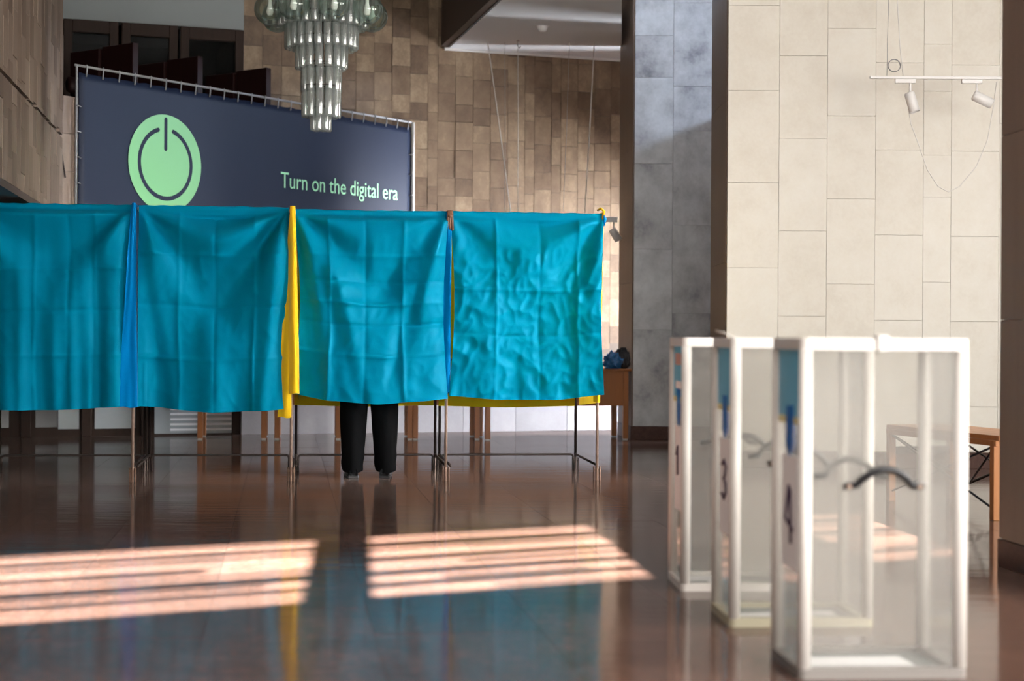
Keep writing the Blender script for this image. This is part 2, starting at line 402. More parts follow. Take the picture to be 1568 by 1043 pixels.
# ------------------------------------------------------------------ setting: planes
TW = math.atan(0.351)                               # back wall turns 19 degrees away to the right
UW = Vector((math.cos(TW), math.sin(TW), 0)); NW = Vector((math.sin(TW), -math.cos(TW), 0))
W0 = floor_pt(850, 660)
def wp(px, py):
    p = on_plane(px, py, W0, NW); return (p - W0).dot(UW), p.z
def wxy(s, z, off=0.0):
    p = W0 + UW * s + NW * off; return Vector((p.x, p.y, z))
sW632, _ = wp(632, 188)
BR = wxy(sW632, 0)                                  # where the banner's far end meets the back wall
YL = BR.y / 1.2575
BL = at(117, 100, YL); BL.z = 0
UB = (BR - BL); BLEN = UB.length; UB.normalize(); NB = Vector((UB.y, -UB.x, 0))
Z_BAN = on_plane(632, 188, BL, NB).z
Z_SOF = wp(690, 75)[1]
Z_PAR = on_plane(108, 142, BL, NB).z
Z_BAL = 2.55
Z_CEIL = 7.0
print('W0', W0, 'BR', BR, 'BL', BL, 'ban', BLEN, Z_BAN, 'soffit', Z_SOF, 'parapet', Z_PAR)

# ------------------------------------------------------------------ floor
fl = MB().box((0, 8.0, -0.12), (20, 34, 0.22)).build('floor', M['concrete']); structure(fl)
tm = MB().box((0, 0, -0.004), (1, 1, 0.012)).mesh('tile'); tm.materials.append(M['floor'])
GA = math.radians(7.6)                               # floor grid leans like the left wall
gu = Vector((math.cos(GA), math.sin(GA), 0)); gv = Vector((-math.sin(GA), math.cos(GA), 0))
G0 = floor_pt(764, 679)
TU, TV = 0.6, 1.2
rest = MB(); ntile = 0
for i in range(-18, 19):
    for j in range(-20, 9):
        c = G0 + gu * ((i + 0.5) * TU) + gv * ((j + (0.5 if i % 2 else 0.0)) * TV)
        px = CX + c.x / max(c.y, 0.1) * F
        vis = c.y > 4.2 and -160 < px < 1568 + 160 and c.y < 19.6
        if abs(c.x) > 9 or c.y < -6 or c.y > 22: continue
        if vis and ntile < 300:
            o = tile_obj(tm, fl, (c.x, c.y, -0.002), (TU - 0.0015, TV - 0.0015, 1), GA)
            o.rotation_euler = (random.uniform(-1, 1) * 0.0006, random.uniform(-1, 1) * 0.0004, GA); ntile += 1
        else:
            rest.box((0, 0, -0.006), (TU - 0.0015, TV - 0.0015, 0.012), Matrix.Translation(c) @ Matrix.Rotation(GA, 4, 'Z'))
o = rest.build('tile_field', M['floor'], fl); o['kind'] = 'stuff'
print('floor tiles', ntile)

# ------------------------------------------------------------------ back wall
def slab_on(s0, s1, z0, z1, t, off=0.0):
    """box lying on the back wall plane, from off behind to off+t in front"""
    c = wxy((s0 + s1) / 2, (z0 + z1) / 2, off + t / 2)
    return (Matrix.Translation(c) @ Matrix.Rotation(TW, 4, 'Z'), (s1 - s0, t, z1 - z0))
def wall_box(mb, s0, s1, z0, z1, t, off=0.0):
    Mx, d = slab_on(s0, s1, z0, z1, t, off); mb.box((0, 0, 0), d, Mx)
s373 = wp(373, 100)[0]; s950 = wp(950, 100)[0]; s97 = wp(97, 100)[0]
mb = MB(); wall_box(mb, s373, s950 + 5.5, 0, Z_CEIL, 0.3, -0.325)
wall_back = structure(mb.build('wall_back', M['mortar']))
bt = unit_cube('tile', M['brown_stone'])
rng = random.Random(11); s = s373; lower = MB(); nb = 0
while s < s950 + 0.3:
    w = 0.205 if rng.random() < 0.84 else 0.115
    H = 0.315
    z = 1.10 - rng.uniform(0.0, 0.3); right = s > s950 - 0.45
    while z < 5.25:
        h = H if rng.random() < 0.8 else H * 0.62
        z0 = max(z, 0.722); z1 = z + h
        if z1 > 0.76:
            t = 0.022 + rng.uniform(0, 0.006)
            if z1 < 0.72:
                pass
            elif z0 > 2.25 or right:
                Mx, d = slab_on(s + 0.0015, s + w - 0.0015, z0 + 0.0015, z1 - 0.0015, t, -0.025)
                tile_obj(bt, wall_back, Mx.translation, d, TW); nb += 1
            else:
                wall_box(lower, s + 0.0015, s + w - 0.0015, z0 + 0.0015, z1 - 0.0015, t, -0.025)
        z += h
    s += w
o = lower.build('tile_field', M['brown_stone'], wall_back); o['kind'] = 'stuff'
print('brown tiles', nb)
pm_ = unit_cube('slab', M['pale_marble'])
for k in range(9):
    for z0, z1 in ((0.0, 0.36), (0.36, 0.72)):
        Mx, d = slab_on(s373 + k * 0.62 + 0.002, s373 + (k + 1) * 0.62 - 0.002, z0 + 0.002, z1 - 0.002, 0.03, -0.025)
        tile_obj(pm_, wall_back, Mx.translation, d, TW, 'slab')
# left of the stone: grey wall above the inner windows, dark joinery below the gallery
z_wtop = wp(97, 28)[1]
mb = MB(); wall_box(mb, s373 - 6.5, s373 - 0.0, z_wtop, Z_CEIL, 0.2, -0.2)
structure(mb.build('wall_gallery', M['grey_paint']))
mb = MB(); wall_box(mb, s373 - 6.5, s97 - 0.02, Z_BAL, z_wtop, 0.2, -0.2)
wall_box(mb, s97 - 0.02, s373, Z_BAL, Z_BAL + 0.45, 0.2, -0.2)
structure(mb.build('wall_gallery_lower', M['dark_wood']))
# three glazed inner windows of the gallery
xs = [(97, 181), (186, 272), (276, 373)]
for i, (xa, xb) in enumerate(xs):
    a, b_ = wp(xa, 100)[0], wp(xb, 100)[0]; z0 = Z_BAL + 0.45; z1 = z_wtop
    mb = MB()
    for q in ((a, a + 0.09, z0, z1), (b_ - 0.09, b_, z0, z1), (a + 0.09, b_ - 0.09, z1 - 0.13, z1), (a + 0.09, b_ - 0.09, z0, z0 + 0.10)):
        wall_box(mb, *q, 0.09, -0.08)
    w = structure(mb.build('window_%d' % (i + 1), M['dark_wood'], bevel=0.006))
    mb = MB(); wall_box(mb, a + 0.09, b_ - 0.09, z0 + 0.10, z1 - 0.13, 0.008, -0.05)
    mb.build('pane', M['window_glass'], w)
# dim room behind those windows
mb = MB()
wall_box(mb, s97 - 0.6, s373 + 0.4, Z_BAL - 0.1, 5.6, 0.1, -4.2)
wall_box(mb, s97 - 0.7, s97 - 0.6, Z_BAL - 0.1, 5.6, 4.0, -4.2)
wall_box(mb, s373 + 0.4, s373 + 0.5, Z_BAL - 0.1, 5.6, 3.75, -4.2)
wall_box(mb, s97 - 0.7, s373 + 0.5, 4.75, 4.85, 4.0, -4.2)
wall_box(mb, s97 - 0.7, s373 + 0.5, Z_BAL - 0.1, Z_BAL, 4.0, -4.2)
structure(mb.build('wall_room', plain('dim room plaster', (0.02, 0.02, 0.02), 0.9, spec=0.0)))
lp = empty('ceiling_light', wxy(wp(235, 65)[0] - 0.1, 4.74, -1.6), TW)
MB().box((0, 0, -0.02), (0.36, 0.95, 0.04)).build('housing', M['white_metal'], lp)
MB().box((0, 0, -0.045), (0.30, 0.85, 0.012)).build('diffuser', M['lamp_panel'], lp)
tag(lp, 'pale lit ceiling panel seen through the middle gallery window', 'light')

# joinery under the gallery: dark posts with pale panes, one with a blind
mb = MB(); wall_box(mb, s373 - 6.5, s373, 0.0, Z_BAL, 0.12, -0.2)
wl = structure(mb.build('wall_joinery', M['dark_wood']))
def joinery(px0, px1, z0, z1, mat, name):
    a, b_ = wp(px0, 650)[0], wp(px1, 650)[0]
    mb = MB(); wall_box(mb, a, b_, z0, z1, 0.03, -0.10)
    return mb.build(name, mat, wl)
M['dark_pane'] = plain('dark glass pane', (0.010, 0.009, 0.009), 0.15)
joinery(-30, 14, 0.10, 0.80, M['dark_pane'], 'pane'); joinery(55, 89, 0.10, 0.80, M['dark_pane'], 'pane')
joinery(90, 122, 0.08, 0.80, M['pale_pane'], 'pane'); joinery(146, 208, 0.08, 0.80, M['pale_pane'], 'pane')
bp_ = joinery(238, 357, 0.02, 0.80, M['pale_pane'], 'pane')
for px in (40, 133, 224, 364):
    a = wp(px, 650)[0]; mb = MB(); wall_box(mb, a - 0.05, a + 0.05, 0, Z_BAL, 0.05, -0.09); mb.build('post', M['dark_wood'], wl, bevel=0.005)
a, b_ = wp(262, 650)[0], wp(356, 650)[0]
for k in range(13):
    mb = MB(); wall_box(mb, a, b_, 0.05 + k * 0.055, 0.073 + k * 0.055, 0.004, -0.065); mb.build('slat', M['blind'], wl)
# plaster below the gallery between the joinery and the stone (lit from the side window)
# ------------------------------------------------------------------ gallery: slab, parapet
def bxy(t, off=0.0):
    p = BL + UB * t - NB * off; return (p.x, p.y)
g = MB(); far_l = wxy(s373 - 6.4, 0); far_r = wxy(sW632 - 0.02, 0)
poly = [bxy(-0.1, 0.12), bxy(BLEN - 0.05, 0.12), (far_r.x, far_r.y), (far_l.x, far_l.y), (-9.5, 13.0)]
g.prism(poly, Z_BAL - 0.25, Z_BAL)
structure(g.build('floor_gallery', M['dull_wall']))
par = MB().prism([bxy(-0.35, 0.30), bxy(-0.35, 0.07), bxy(BLEN, 0.07), bxy(BLEN, 0.30)], Z_BAL - 0.5, Z_PAR - 0.02)
parapet = structure(par.build('wall_parapet', M['mortar']))
AB = math.atan2(UB.y, UB.x)
t = -0.35; st = unit_cube('tile', M['strip_stone']); rng = random.Random(5)
while t < BLEN:
    z = Z_BAL - 0.5 - rng.uniform(0, 0.3)
    while z < Z_PAR:
        z0 = max(z, Z_BAL - 0.5); z1 = min(z + 0.33, Z_PAR)
        if z1 - z0 > 0.03:
            p = BL + UB * (t + 0.115) - NB * 0.06
            tile_obj(st, parapet, (p.x, p.y, (z0 + z1) / 2), (0.227, 0.024, z1 - z0 - 0.003), AB)
        z += 0.33
    t += 0.23
    if t > 0.2: break
p0 = BL + UB * 0.05 - NB * 0.16; p1 = BL + UB * (BLEN - 0.1) - NB * 0.16
hr = MB().tube([(p0.x, p0.y, Z_PAR + 0.10), (p1.x, p1.y, Z_PAR + 0.10)], 0.045, 8, flat=1.6).build('handrail', M['mahogany'], parapet, True)

# ------------------------------------------------------------------ left hanging wall with strip stone
LE = at(97, 0, YL - 0.12); LE.z = 0
LD = Vector((0.57, -3.69, 0)).normalized()          # runs back towards the camera
LN = Vector((-LD.y, LD.x, 0))                        # towards the hall
z_lb = at(97, 332, YL - 0.12).z
LL = 6.2
lt = unit_cube('tile', M['strip_stone'])
A_ = LE; B_ = LE + LD * LL
wl_mb = MB().prism([(A_.x - 0.03, A_.y), (A_.x - 4.5, A_.y), (B_.x - 4.5, B_.y), (B_.x - 0.03, B_.y)], z_lb, Z_CEIL)
wall_left = structure(wl_mb.build('wall_left', M['mortar']))
AL = math.atan2(LD.y, LD.x)
zj = 3.0
zj = on_plane(50, 160, LE, LN).z
rng = random.Random(3); q = 0.0; nl = 0
while q < 4.2:
    w = 0.225
    z = z_lb - rng.uniform(0, 0.3)
    while z < 5.1:
        z0 = max(z, z_lb); z1 = z + 0.33
        segs = [(z0, z1)]
        if z0 < zj < z1: segs = [(z0, zj - 0.014), (zj + 0.014, z1)]
        for a, b_ in segs:
            if b_ - a > 0.03:
                c = LE + LD * (q + w / 2) - LN * (0.014 + rng.uniform(-0.003, 0.003))
                tile_obj(lt, wall_left, (c.x, c.y, (a + b_) / 2), (w - 0.003, 0.03, b_ - a - 0.003), AL); nl += 1
        z += 0.33
    q += w
print('left tiles', nl)
mb = MB().prism([(A_.x, A_.y), (A_.x - 4.4, A_.y), (B_.x - 4.4, B_.y), (B_.x, B_.y)], z_lb - 0.05, z_lb)
structure(mb.build('ceiling_recess', M['dark_paint']))
c0 = on_plane(90, 205, LE + Vector((0, 0.02, 0)), Vector((0, -1, 0))); c1 = on_plane(100, 272, LE + Vector((0, 0.02, 0)), Vector((0, -1, 0)))
MB().tube([c0, c1], 0.008, 6).build('rail', M['dark_steel'], wall_left, True)
# ------------------------------------------------------------------ outer shell
structure(MB().box((-8.6, 8, 3.5), (0.3, 34, 7.2)).build('wall_far_left', M['dull_wall']))
structure(MB().box((0, 8, Z_CEIL + 0.1), (20, 34, 0.2)).build('ceiling', M['white_paint']))
# lower white soffit over the right half with its dark fascia
e0 = wxy(wp(686, 75)[0], 0, 0); e1 = at(768, 0, 17.0)
d_ = ray(768, 0); tt = (Z_SOF - HC) / d_.z; e1 = CAM + d_ * tt
ed = Vector((e1.x - e0.x, e1.y - e0.y, 0)).normalized(); e2 = e0 + ed * 6.0
gapo = NW * 0.05
pr = wxy(s950 + 0.35, 0, 0.05)
poly = [(e0.x + gapo.x, e0.y + gapo.y), (e2.x, e2.y), (0.80, e2.y), (1.02, 16.1), (1.17, 18.5), (pr.x, pr.y)]
structure(MB().prism(poly, Z_SOF, Z_SOF + 0.35).build('ceiling_soffit', M['white_paint']))
fa = Vector((-ed.y, ed.x, 0)); fa = fa if fa.x < 0 else -fa
q0 = e0 + gapo; 
fpoly = [(q0.x + fa.x * 0.004, q0.y + fa.y * 0.004), (q0.x + fa.x * 0.09, q0.y + fa.y * 0.09), (e2.x + fa.x * 0.09, e2.y + fa.y * 0.09), (e2.x + fa.x * 0.004, e2.y + fa.y * 0.004)]
structure(MB().prism(fpoly, Z_SOF + 0.02, Z_CEIL).build('trim_fascia', M['dark_paint']))
c = wxy(wp(820, 82)[0], Z_SOF + 0.01, 0.03)
mb = MB(); wall_box(mb, wp(680, 75)[0], s950 + 0.4, Z_SOF - 0.02, Z_SOF + 0.012, 0.03, 0.003)
structure(mb.build('trim_1', M['white_metal']))

# ------------------------------------------------------------------ pale pier on the right
PY = floor_pt(1500, 718).y
def fx(px, Y): return (px - CX) / F * Y
PX0 = at(1115, 400, PY).x; PX1 = 5.2; PBACK = PX0 / ((1090 - CX) / F)
pier = structure(MB().box(((PX0 + PX1) / 2 + 0.0, (PY + PBACK) / 2 + 0.015, Z_CEIL / 2), (PX1 - PX0, PBACK - PY - 0.03, Z_CEIL)).build('wall_pier', M['cream_mortar']))
ct = unit_cube('tile', M['cream_stone'])
def zy(py, px, Y): return at(px, py, Y).z
cols = [(1113.5, 1192, [139, 280]), (1192, 1265.5, [86, 212.5, 354]), (1265.5, 1339.5, [44, 178, 305]), (1339.5, 1413, [96.5, 230]),
        (1413, 1455.5, [68, 140, 238, 302]), (1455.5, 1529, [100, 232]), (1529, 1602, [60, 190]), (1602, 1676, [110, 240]), (1676, 1750, [60, 190])]
nc = 0
for a, b_, ys in cols:
    xa, xb = at(a, 300, PY).x, at(b_, 300, PY).x
    if xb > PX1: xb = PX1
    if xb - xa < 0.02: continue
    zs = [zy(y, (a + b_) / 2, PY) for y in ys]
    step = 0.70
    z = zs[0]
    while z < 5.6: z += step; zs.insert(0, z)
    z = zs[-1]
    while z - step > 0.2: z -= step; zs.append(z)
    zs.append(0.14)
    for hi, lo in zip(zs[:-1], zs[1:]):
        tile_obj(ct, pier, ((xa + xb) / 2, PY - random.uniform(0, 0.003), (hi + lo) / 2), (xb - xa - 0.0025, 0.03, hi - lo - 0.0025)); nc += 1
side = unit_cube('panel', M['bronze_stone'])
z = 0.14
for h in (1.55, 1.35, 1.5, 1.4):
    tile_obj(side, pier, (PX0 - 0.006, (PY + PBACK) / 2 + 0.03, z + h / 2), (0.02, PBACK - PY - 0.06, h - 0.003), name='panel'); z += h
pb = MB().box(((PX0 + PX1) / 2, (PY + PBACK) / 2, 0.065), (PX1 - PX0 + 0.05, PBACK - PY + 0.06, 0.13)).build('baseboard_pier', M['plinth'], pier, bevel=0.004)

# ------------------------------------------------------------------ grey marble pillar beside the back wall
QY = floor_pt(970, 673).y
QX0 = at(970, 400, QY).x; QX1 = 3.0
qb = wxy(s950, 0)
QL = Vector((-0.083, 0.85, 0)); QA = math.atan2(QL.y, QL.x)
grey = MB().prism([(QX0, QY + 0.015), (QX1, QY + 0.015), (QX1, QY + 0.85), (QX0 + QL.x, QY + QL.y)], 0, Z_CEIL)
grey = structure(grey.build('pillar_marble', M['grey_mortar']))
gt = unit_cube('tile', M['grey_marble'])
for a, b_, ys in ((971, 1030, [55, 119, 251, 382, 505]), (1030, 1092, [5, 132.5, 201, 345, 480, 575]), (1092, 1160, [60, 190, 330])):
    xa, xb = at(a, 300, QY).x, at(b_, 300, QY).x
    zs = [zy(y, (a + b_) / 2, QY) for y in ys]
    z = zs[0]
    while z < 5.2: z += 0.85; zs.insert(0, z)
    zs.append(0.14)
    for hi, lo in zip(zs[:-1], zs[1:]):
        tile_obj(gt, grey, ((xa + xb) / 2, QY - random.uniform(0, 0.003), (hi + lo) / 2), (xb - xa - 0.003, 0.03, hi - lo - 0.003))
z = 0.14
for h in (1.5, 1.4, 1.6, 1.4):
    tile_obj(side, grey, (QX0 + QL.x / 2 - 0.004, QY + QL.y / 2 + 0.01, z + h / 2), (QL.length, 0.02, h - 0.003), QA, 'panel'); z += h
MB().prism([(QX0 - 0.022, QY - 0.03), (QX1 + 0.02, QY - 0.03), (QX1 + 0.02, QY + 0.87), (QX0 + QL.x - 0.022, QY + QL.y + 0.02)], 0, 0.14).build('baseboard_pillar', M['plinth'], grey, bevel=0.004)
structure(MB().box((3.3, 19.75, 3.3), (0.3, 2.0, 2.4)).build('shade_beam', M['dull_wall']))  # unseen beam, added to keep the side daylight off the upper wall
structure(MB().box((4.575, 16.3, 1.785), (3.95, 2.5, 3.57)).build('shade_wall', M['dull_wall']))  # unseen block, shaped to cast the slanting shade edge on the marble

# ------------------------------------------------------------------ near pillar at the right edge
RP = floor_pt(1535, 866)
rp_poly = [(RP.x, RP.y), (RP.x + 0.085, RP.y - 1.0), (RP.x + 1.0, RP.y - 0.93), (RP.x + 0.95, RP.y + 0.05)]
rpil = structure(MB().prism(rp_poly, 0.0, Z_CEIL).build('pillar_near', M['cream_mortar']))
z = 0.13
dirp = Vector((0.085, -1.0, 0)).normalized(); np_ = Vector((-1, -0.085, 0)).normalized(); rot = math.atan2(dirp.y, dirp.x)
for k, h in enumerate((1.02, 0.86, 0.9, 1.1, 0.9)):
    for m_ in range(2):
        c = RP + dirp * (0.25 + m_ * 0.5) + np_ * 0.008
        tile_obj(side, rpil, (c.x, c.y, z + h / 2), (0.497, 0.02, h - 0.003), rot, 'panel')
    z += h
bb = MB().prism([(RP.x - 0.022, RP.y + 0.01), (RP.x + 0.063, RP.y - 1.02), (RP.x + 1.0, RP.y - 0.95), (RP.x + 0.95, RP.y + 0.06)], 0, 0.125)
bb.build('baseboard_near', M['plinth'], rpil, bevel=0.003)

# ------------------------------------------------------------------ right wall and window wall behind the camera
rw = MB()
rw.box((6.8, 6.0, 3.5), (0.3, 16.4, 7.0)); rw.box((6.8, 15.9, 1.0), (0.3, 3.4, 2.0)); rw.box((6.8, 18.0, 4.8), (0.3, 8.0, 4.4)); rw.box((6.8, 21, 3.5), (0.3, 1.8, 7.0))
structure(rw.build('wall_right', M['dull_wall']))
def ww_box(mb, s0, s1, z0, z1, t, off):
    c = wwp((s0 + s1) / 2, (z0 + z1) / 2, off)
    mb.box((0, 0, 0), (s1 - s0, t, z1 - z0), Matrix.Translation(c) @ Matrix.Rotation(WW, 4, 'Z'))
Z0W, Z1W = 3.22, 4.02
mb = MB(); ww_box(mb, -9.5, 9.5, 0, Z0W, 0.15, -0.1); ww_box(mb, -9.5, 9.5, Z1W, Z_CEIL, 0.15, -0.1)
structure(mb.build('wall_rear', M['dull_wall']))
wf = MB()
mul = [(-4.9, 0.13), (-2.75, 0.12), (0.065, 0.13), (1.93, 0.60), (3.5, 0.14), (4.9, 0.12)]
for x, hw in mul:
    s_ = (x + 0.8) / math.cos(WW); ww_box(wf, s_ - hw, s_ + hw, Z0W, Z1W, 0.12, -0.1)
win4 = structure(wf.build('window_4', M['dark_wood']))
rng = random.Random(21)
for (xa, _), (xb, _) in zip(mul[:-1], mul[1:]):
    s0 = (xa + 0.8) / math.cos(WW) + 0.1; s1 = (xb + 0.8) / math.cos(WW) - 0.1
    for z0, z1 in ((3.945, 3.965), (3.835, 3.89), (3.765, 3.785), (3.62, 3.675), (3.56, 3.58), (3.45, 3.51), (3.40, 3.42), (3.32, 3.375), (3.27, 3.285)):
        dz = rng.uniform(-0.012, 0.012); k = rng.uniform(0.7, 1.2)
        mb = MB(); m_ = (z0 + z1) / 2 + dz; h = (z1 - z0) * k / 2
        a0 = s0 + (rng.random() < 0.4) * rng.uniform(0, 0.9); a1 = s1 - (rng.random() < 0.4) * rng.uniform(0, 0.9)
        ww_box(mb, a0, a1, m_ - h, m_ + h, 0.02, -0.08); mb.build('slat', M['blind'], win4)
# ------------------------------------------------------------------ polling booths
FR = floor_pt(914, 735); FLp = floor_pt(203, 738)
RU = (FR - FLp); RU.z = 0; PITCH = RU.length / 3.0; RU.normalize(); RV = Vector((-RU.y, RU.x, 0)); RA = math.atan2(RU.y, RU.x)
BW = PITCH - 0.035; BD = 0.98; BH = 1.965
print('booth pitch', PITCH, 'angle', math.degrees(RA), FR, FLp)
def bend(p0, p1, p2, r=0.03, n=4):
    """rounded corner points at p1"""
    p0, p1, p2 = Vector(p0), Vector(p1), Vector(p2)
    a = p1 + (p0 - p1).normalized() * r; b = p1 + (p2 - p1).normalized() * r
    return [a * (1 - t) ** 2 + p1 * 2 * t * (1 - t) + b * t * t for t in [k / n for k in range(n + 1)]]
def make_booth():
    root = empty('voting_booth_frame', (0, 0, 0))
    for x in (0, BW):
        if x: MB().tube([(x, 0, 0.03), (x, 0, BH)], 0.011, 10).build('front_post', M['steel'], root, True)   # neighbouring booths share a front post
        MB().tube([(x, BD, 0.03), (x, BD, BH)], 0.011, 10).build('rear_post', M['dark_steel'], root, True)
        # foot sleeves clamped beside the posts
        for y, mt in ((0, 'rust'), (BD, 'dark_steel')):
            if x == 0 and y == 0: continue
            s_ = MB().tube([(x, y, 0.0), (x, y, 0.10)], 0.012, 8)
            s_.tube([(x + 0.021, y - 0.010, 0.0), (x + 0.021, y - 0.010, 0.10)], 0.006, 8)
            s_.tube([(x - 0.021, y + 0.010, 0.0), (x - 0.021, y + 0.010, 0.10)], 0.006, 8)
            s_.box((x, y, 0.075), (0.048, 0.010, 0.014))
            s_.build('foot_sleeve', M[mt], root)
        MB().tube([(x, 0.0, 0.11), (x, BD, 0.125)], 0.0095, 8).build('side_rail', M['dark_steel'], root, True)
        MB().tube([(x, 0, BH - 0.012), (x, BD, BH - 0.012)], 0.0095, 8).build('top_side_rail', M['steel'], root, True)
    rail = [(0.018, BD - 0.02, 0.0)] + bend((0.018, BD - 0.02, 0), (0.018, BD - 0.02, 0.125), (BW, BD - 0.02, 0.125)) + bend((0, BD - 0.02, 0.125), (BW - 0.018, BD - 0.02, 0.125), (BW - 0.018, BD - 0.02, 0)) + [(BW - 0.018, BD - 0.02, 0.0)]
    MB().tube(rail, 0.0085, 8).build('rear_rail', M['dark_steel'], root, True)
    MB().tube([(-0.012, 0, BH), (BW + 0.012, 0, BH)], 0.011, 10).build('curtain_rail', M['steel'], root, True)
    MB().tube([(-0.012, BD, BH), (BW + 0.012, BD, BH)], 0.011, 10).build('rear_curtain_rail', M['dark_steel'], root, True)
    sh = MB().box((BW / 2, BD - 0.22, 0.88), (BW - 0.04, 0.36, 0.018)).build('writing_shelf', M['desk_wood'], root, bevel=0.003)
    return root
booth_labels = ['steel tube voting booth frame at the left edge of the picture', 'steel tube voting booth frame second from the left edge',
                'steel tube voting booth frame around the standing black trousers', 'steel tube voting booth frame nearest the pillars, rightmost of the row']
proto = make_booth(); booths = []
for k in range(4):
    o = proto if k == 0 else copy_tree(proto)
    p = FR - RU * (PITCH * (4 - k) - 0.0) + RU * (PITCH - BW) * 1.0
    o.location = (p.x, p.y, 0); o.rotation_euler = (0, 0, RA)
    tag(o, booth_labels[k], 'voting booth', 'row of voting booth frames'); booths.append(p)
def rowpt(a, v, z):
    """a: metres along the row from the rightmost front post (negative = left), v: depth into the booth"""
    p = FR + RU * a + RV * v; return Vector((p.x, p.y, z))

# ------------------------------------------------------------------ curtains
def nz(x, y, z=0.0): return noise.noise(Vector((x, y, z)))
def sheet(name, A, B, ztop, zbot, mat, seed, nrm, vcre=(), hcre=(), gather=(0.02, 0.02), wave=0.02, wrinkle=0.005, crease=0.004,
          tilt=0.010, flap=0.12, nu=110, nw=130, side_in=(0, 0), extra=None, wf=3.0):
    """draped cloth hanging over a rail between A and B"""
    A = Vector(A); B = Vector(B); L = (B - A).length
    vs = []; fs = []
    rows = []
    nf = 8 if flap else 0
    for i in range(nf): rows.append(('f', 1 - i / nf))
    for j in range(nw + 1): rows.append(('c', j / nw))
    vc = [c for c in vcre]; hc = [c for c in hcre]
    for kind, w in rows:
        for i in range(nu + 1):
            u = i / nu
            zb = zbot(u)
            if kind == 'f':
                base = A.lerp(B, u); d = -0.016 - 0.004 * nz(u * 9, w * 3, seed)
                z = ztop - 0.004 - w * flap * (1 + 0.12 * nz(u * 4, seed, 2.0))
                p = base + nrm * d; vs.append((p.x, p.y, z)); continue
            H = ztop - zb; x = u * L; y = w * H
            wob = 0.012 * nz(u * 3.1, w * 4.2, seed + 5)
            d = 0.06
            grow = smooth01(w * 3.0)
            # broad hanging folds
            d += wave * (0.35 + 0.65 * w) * grow * (nz(u * wf + 0.25 * w, w * 0.45, seed) * 1.5 + 0.5 * nz(u * wf * 2.3 - 0.4 * w, w * 0.8, seed + 9))
            # folds radiating from the gathered top corners
            for cx, amp, ph in ((0.0, gather[0], 0.3), (L, gather[1], 1.1)):
                if amp:
                    dx = abs(x - cx); r = math.hypot(dx, y); phi = math.atan2(dx, y + 1e-4)
                    d += amp * smooth01(r / 0.35) * math.exp(-r / 0.85) * math.sin(phi * 7 + ph + seed + 1.2 * nz(phi * 2, r, seed))
            # pressed fold lines: ridges and gently tilted panels
            for n_, c in enumerate(vc):
                t_ = abs(u + wob - c) * L
                d += (2.0 * crease * math.exp(-t_ / 0.013) + tilt * 0.5 * math.exp(-t_ / 0.10)) * (1 if n_ % 2 == 0 else -0.7) * (0.5 + 0.7 * abs(nz(c * 7, w * 2.5, seed)) * 1.6)
            for n_, c in enumerate(hc):
                t_ = abs(w + wob * 0.6 - c) * H
                d += (1.7 * crease * math.exp(-t_ / 0.013) + tilt * 0.4 * math.exp(-t_ / 0.07)) * (1 if n_ % 2 == 0 else -0.8) * (0.35 + 1.3 * max(0, nz(u * 4, c * 9, seed + 3) + 0.25))
            # sharp little wrinkles
            a = nz(u * L * 5.5 + 0.8 * nz(x * 3, y * 3, seed), y * 4.0, seed + 20); b = nz(x * 12 + y * 5, y * 9 - x * 3, seed + 31)
            d += wrinkle * grow * (1.4 * (0.5 - abs(a)) + 0.6 * (0.4 - abs(b)))
            uu = u
            # sides drawn in
            uu = u + side_in[0] * (1 - u) ** 3 * math.sin(PI * min(w, 1)) - side_in[1] * u ** 3 * math.sin(PI * min(w, 1))
            if extra:
                dd, du = extra(u, w); d += dd; uu += du
            base = A.lerp(B, uu); z = ztop - y + (0.006 * nz(u * 14, seed, 3.3) if w < 0.01 else 0)
            if w < 0.06: d = lerp(0.022, d, smooth01((w - 0.02) / 0.04))
            if u < 0.05 or u > 0.95 or w < 0.05: d = max(d, 0.016)
            p = base + nrm * d; vs.append((p.x, p.y, z))
    n = nu + 1
    for j in range(len(rows) - 1):
        for i in range(nu):
            a = j * n + i; fs.append((a, a + 1, a + n + 1, a + n))
    m = bpy.data.meshes.new(name); m.from_pydata(vs, [], fs); m.update(); m.materials.append(mat)
    o = bpy.data.objects.new(name, m); COL.objects.link(o); shade(o)
    return o
FRONT = -RV
def zpx(px, py):
    """height of a picture point on the front face of the booth row"""
    return on_plane(px, py, FR, RV).z
def apx(px, py=500):
    return (on_plane(px, py, FR, RV) - FR).dot(RU)
def curve(pts):
    """piecewise linear-smooth function through (u, z)"""
    def f(u):
        for (a, za), (b, zb) in zip(pts[:-1], pts[1:]):
            if u <= b: return lerp(za, zb, smooth01((u - a) / (b - a)) * 0.6 + 0.4 * (u - a) / (b - a))
        return pts[-1][1]
    return f
ZT = BH + 0.012
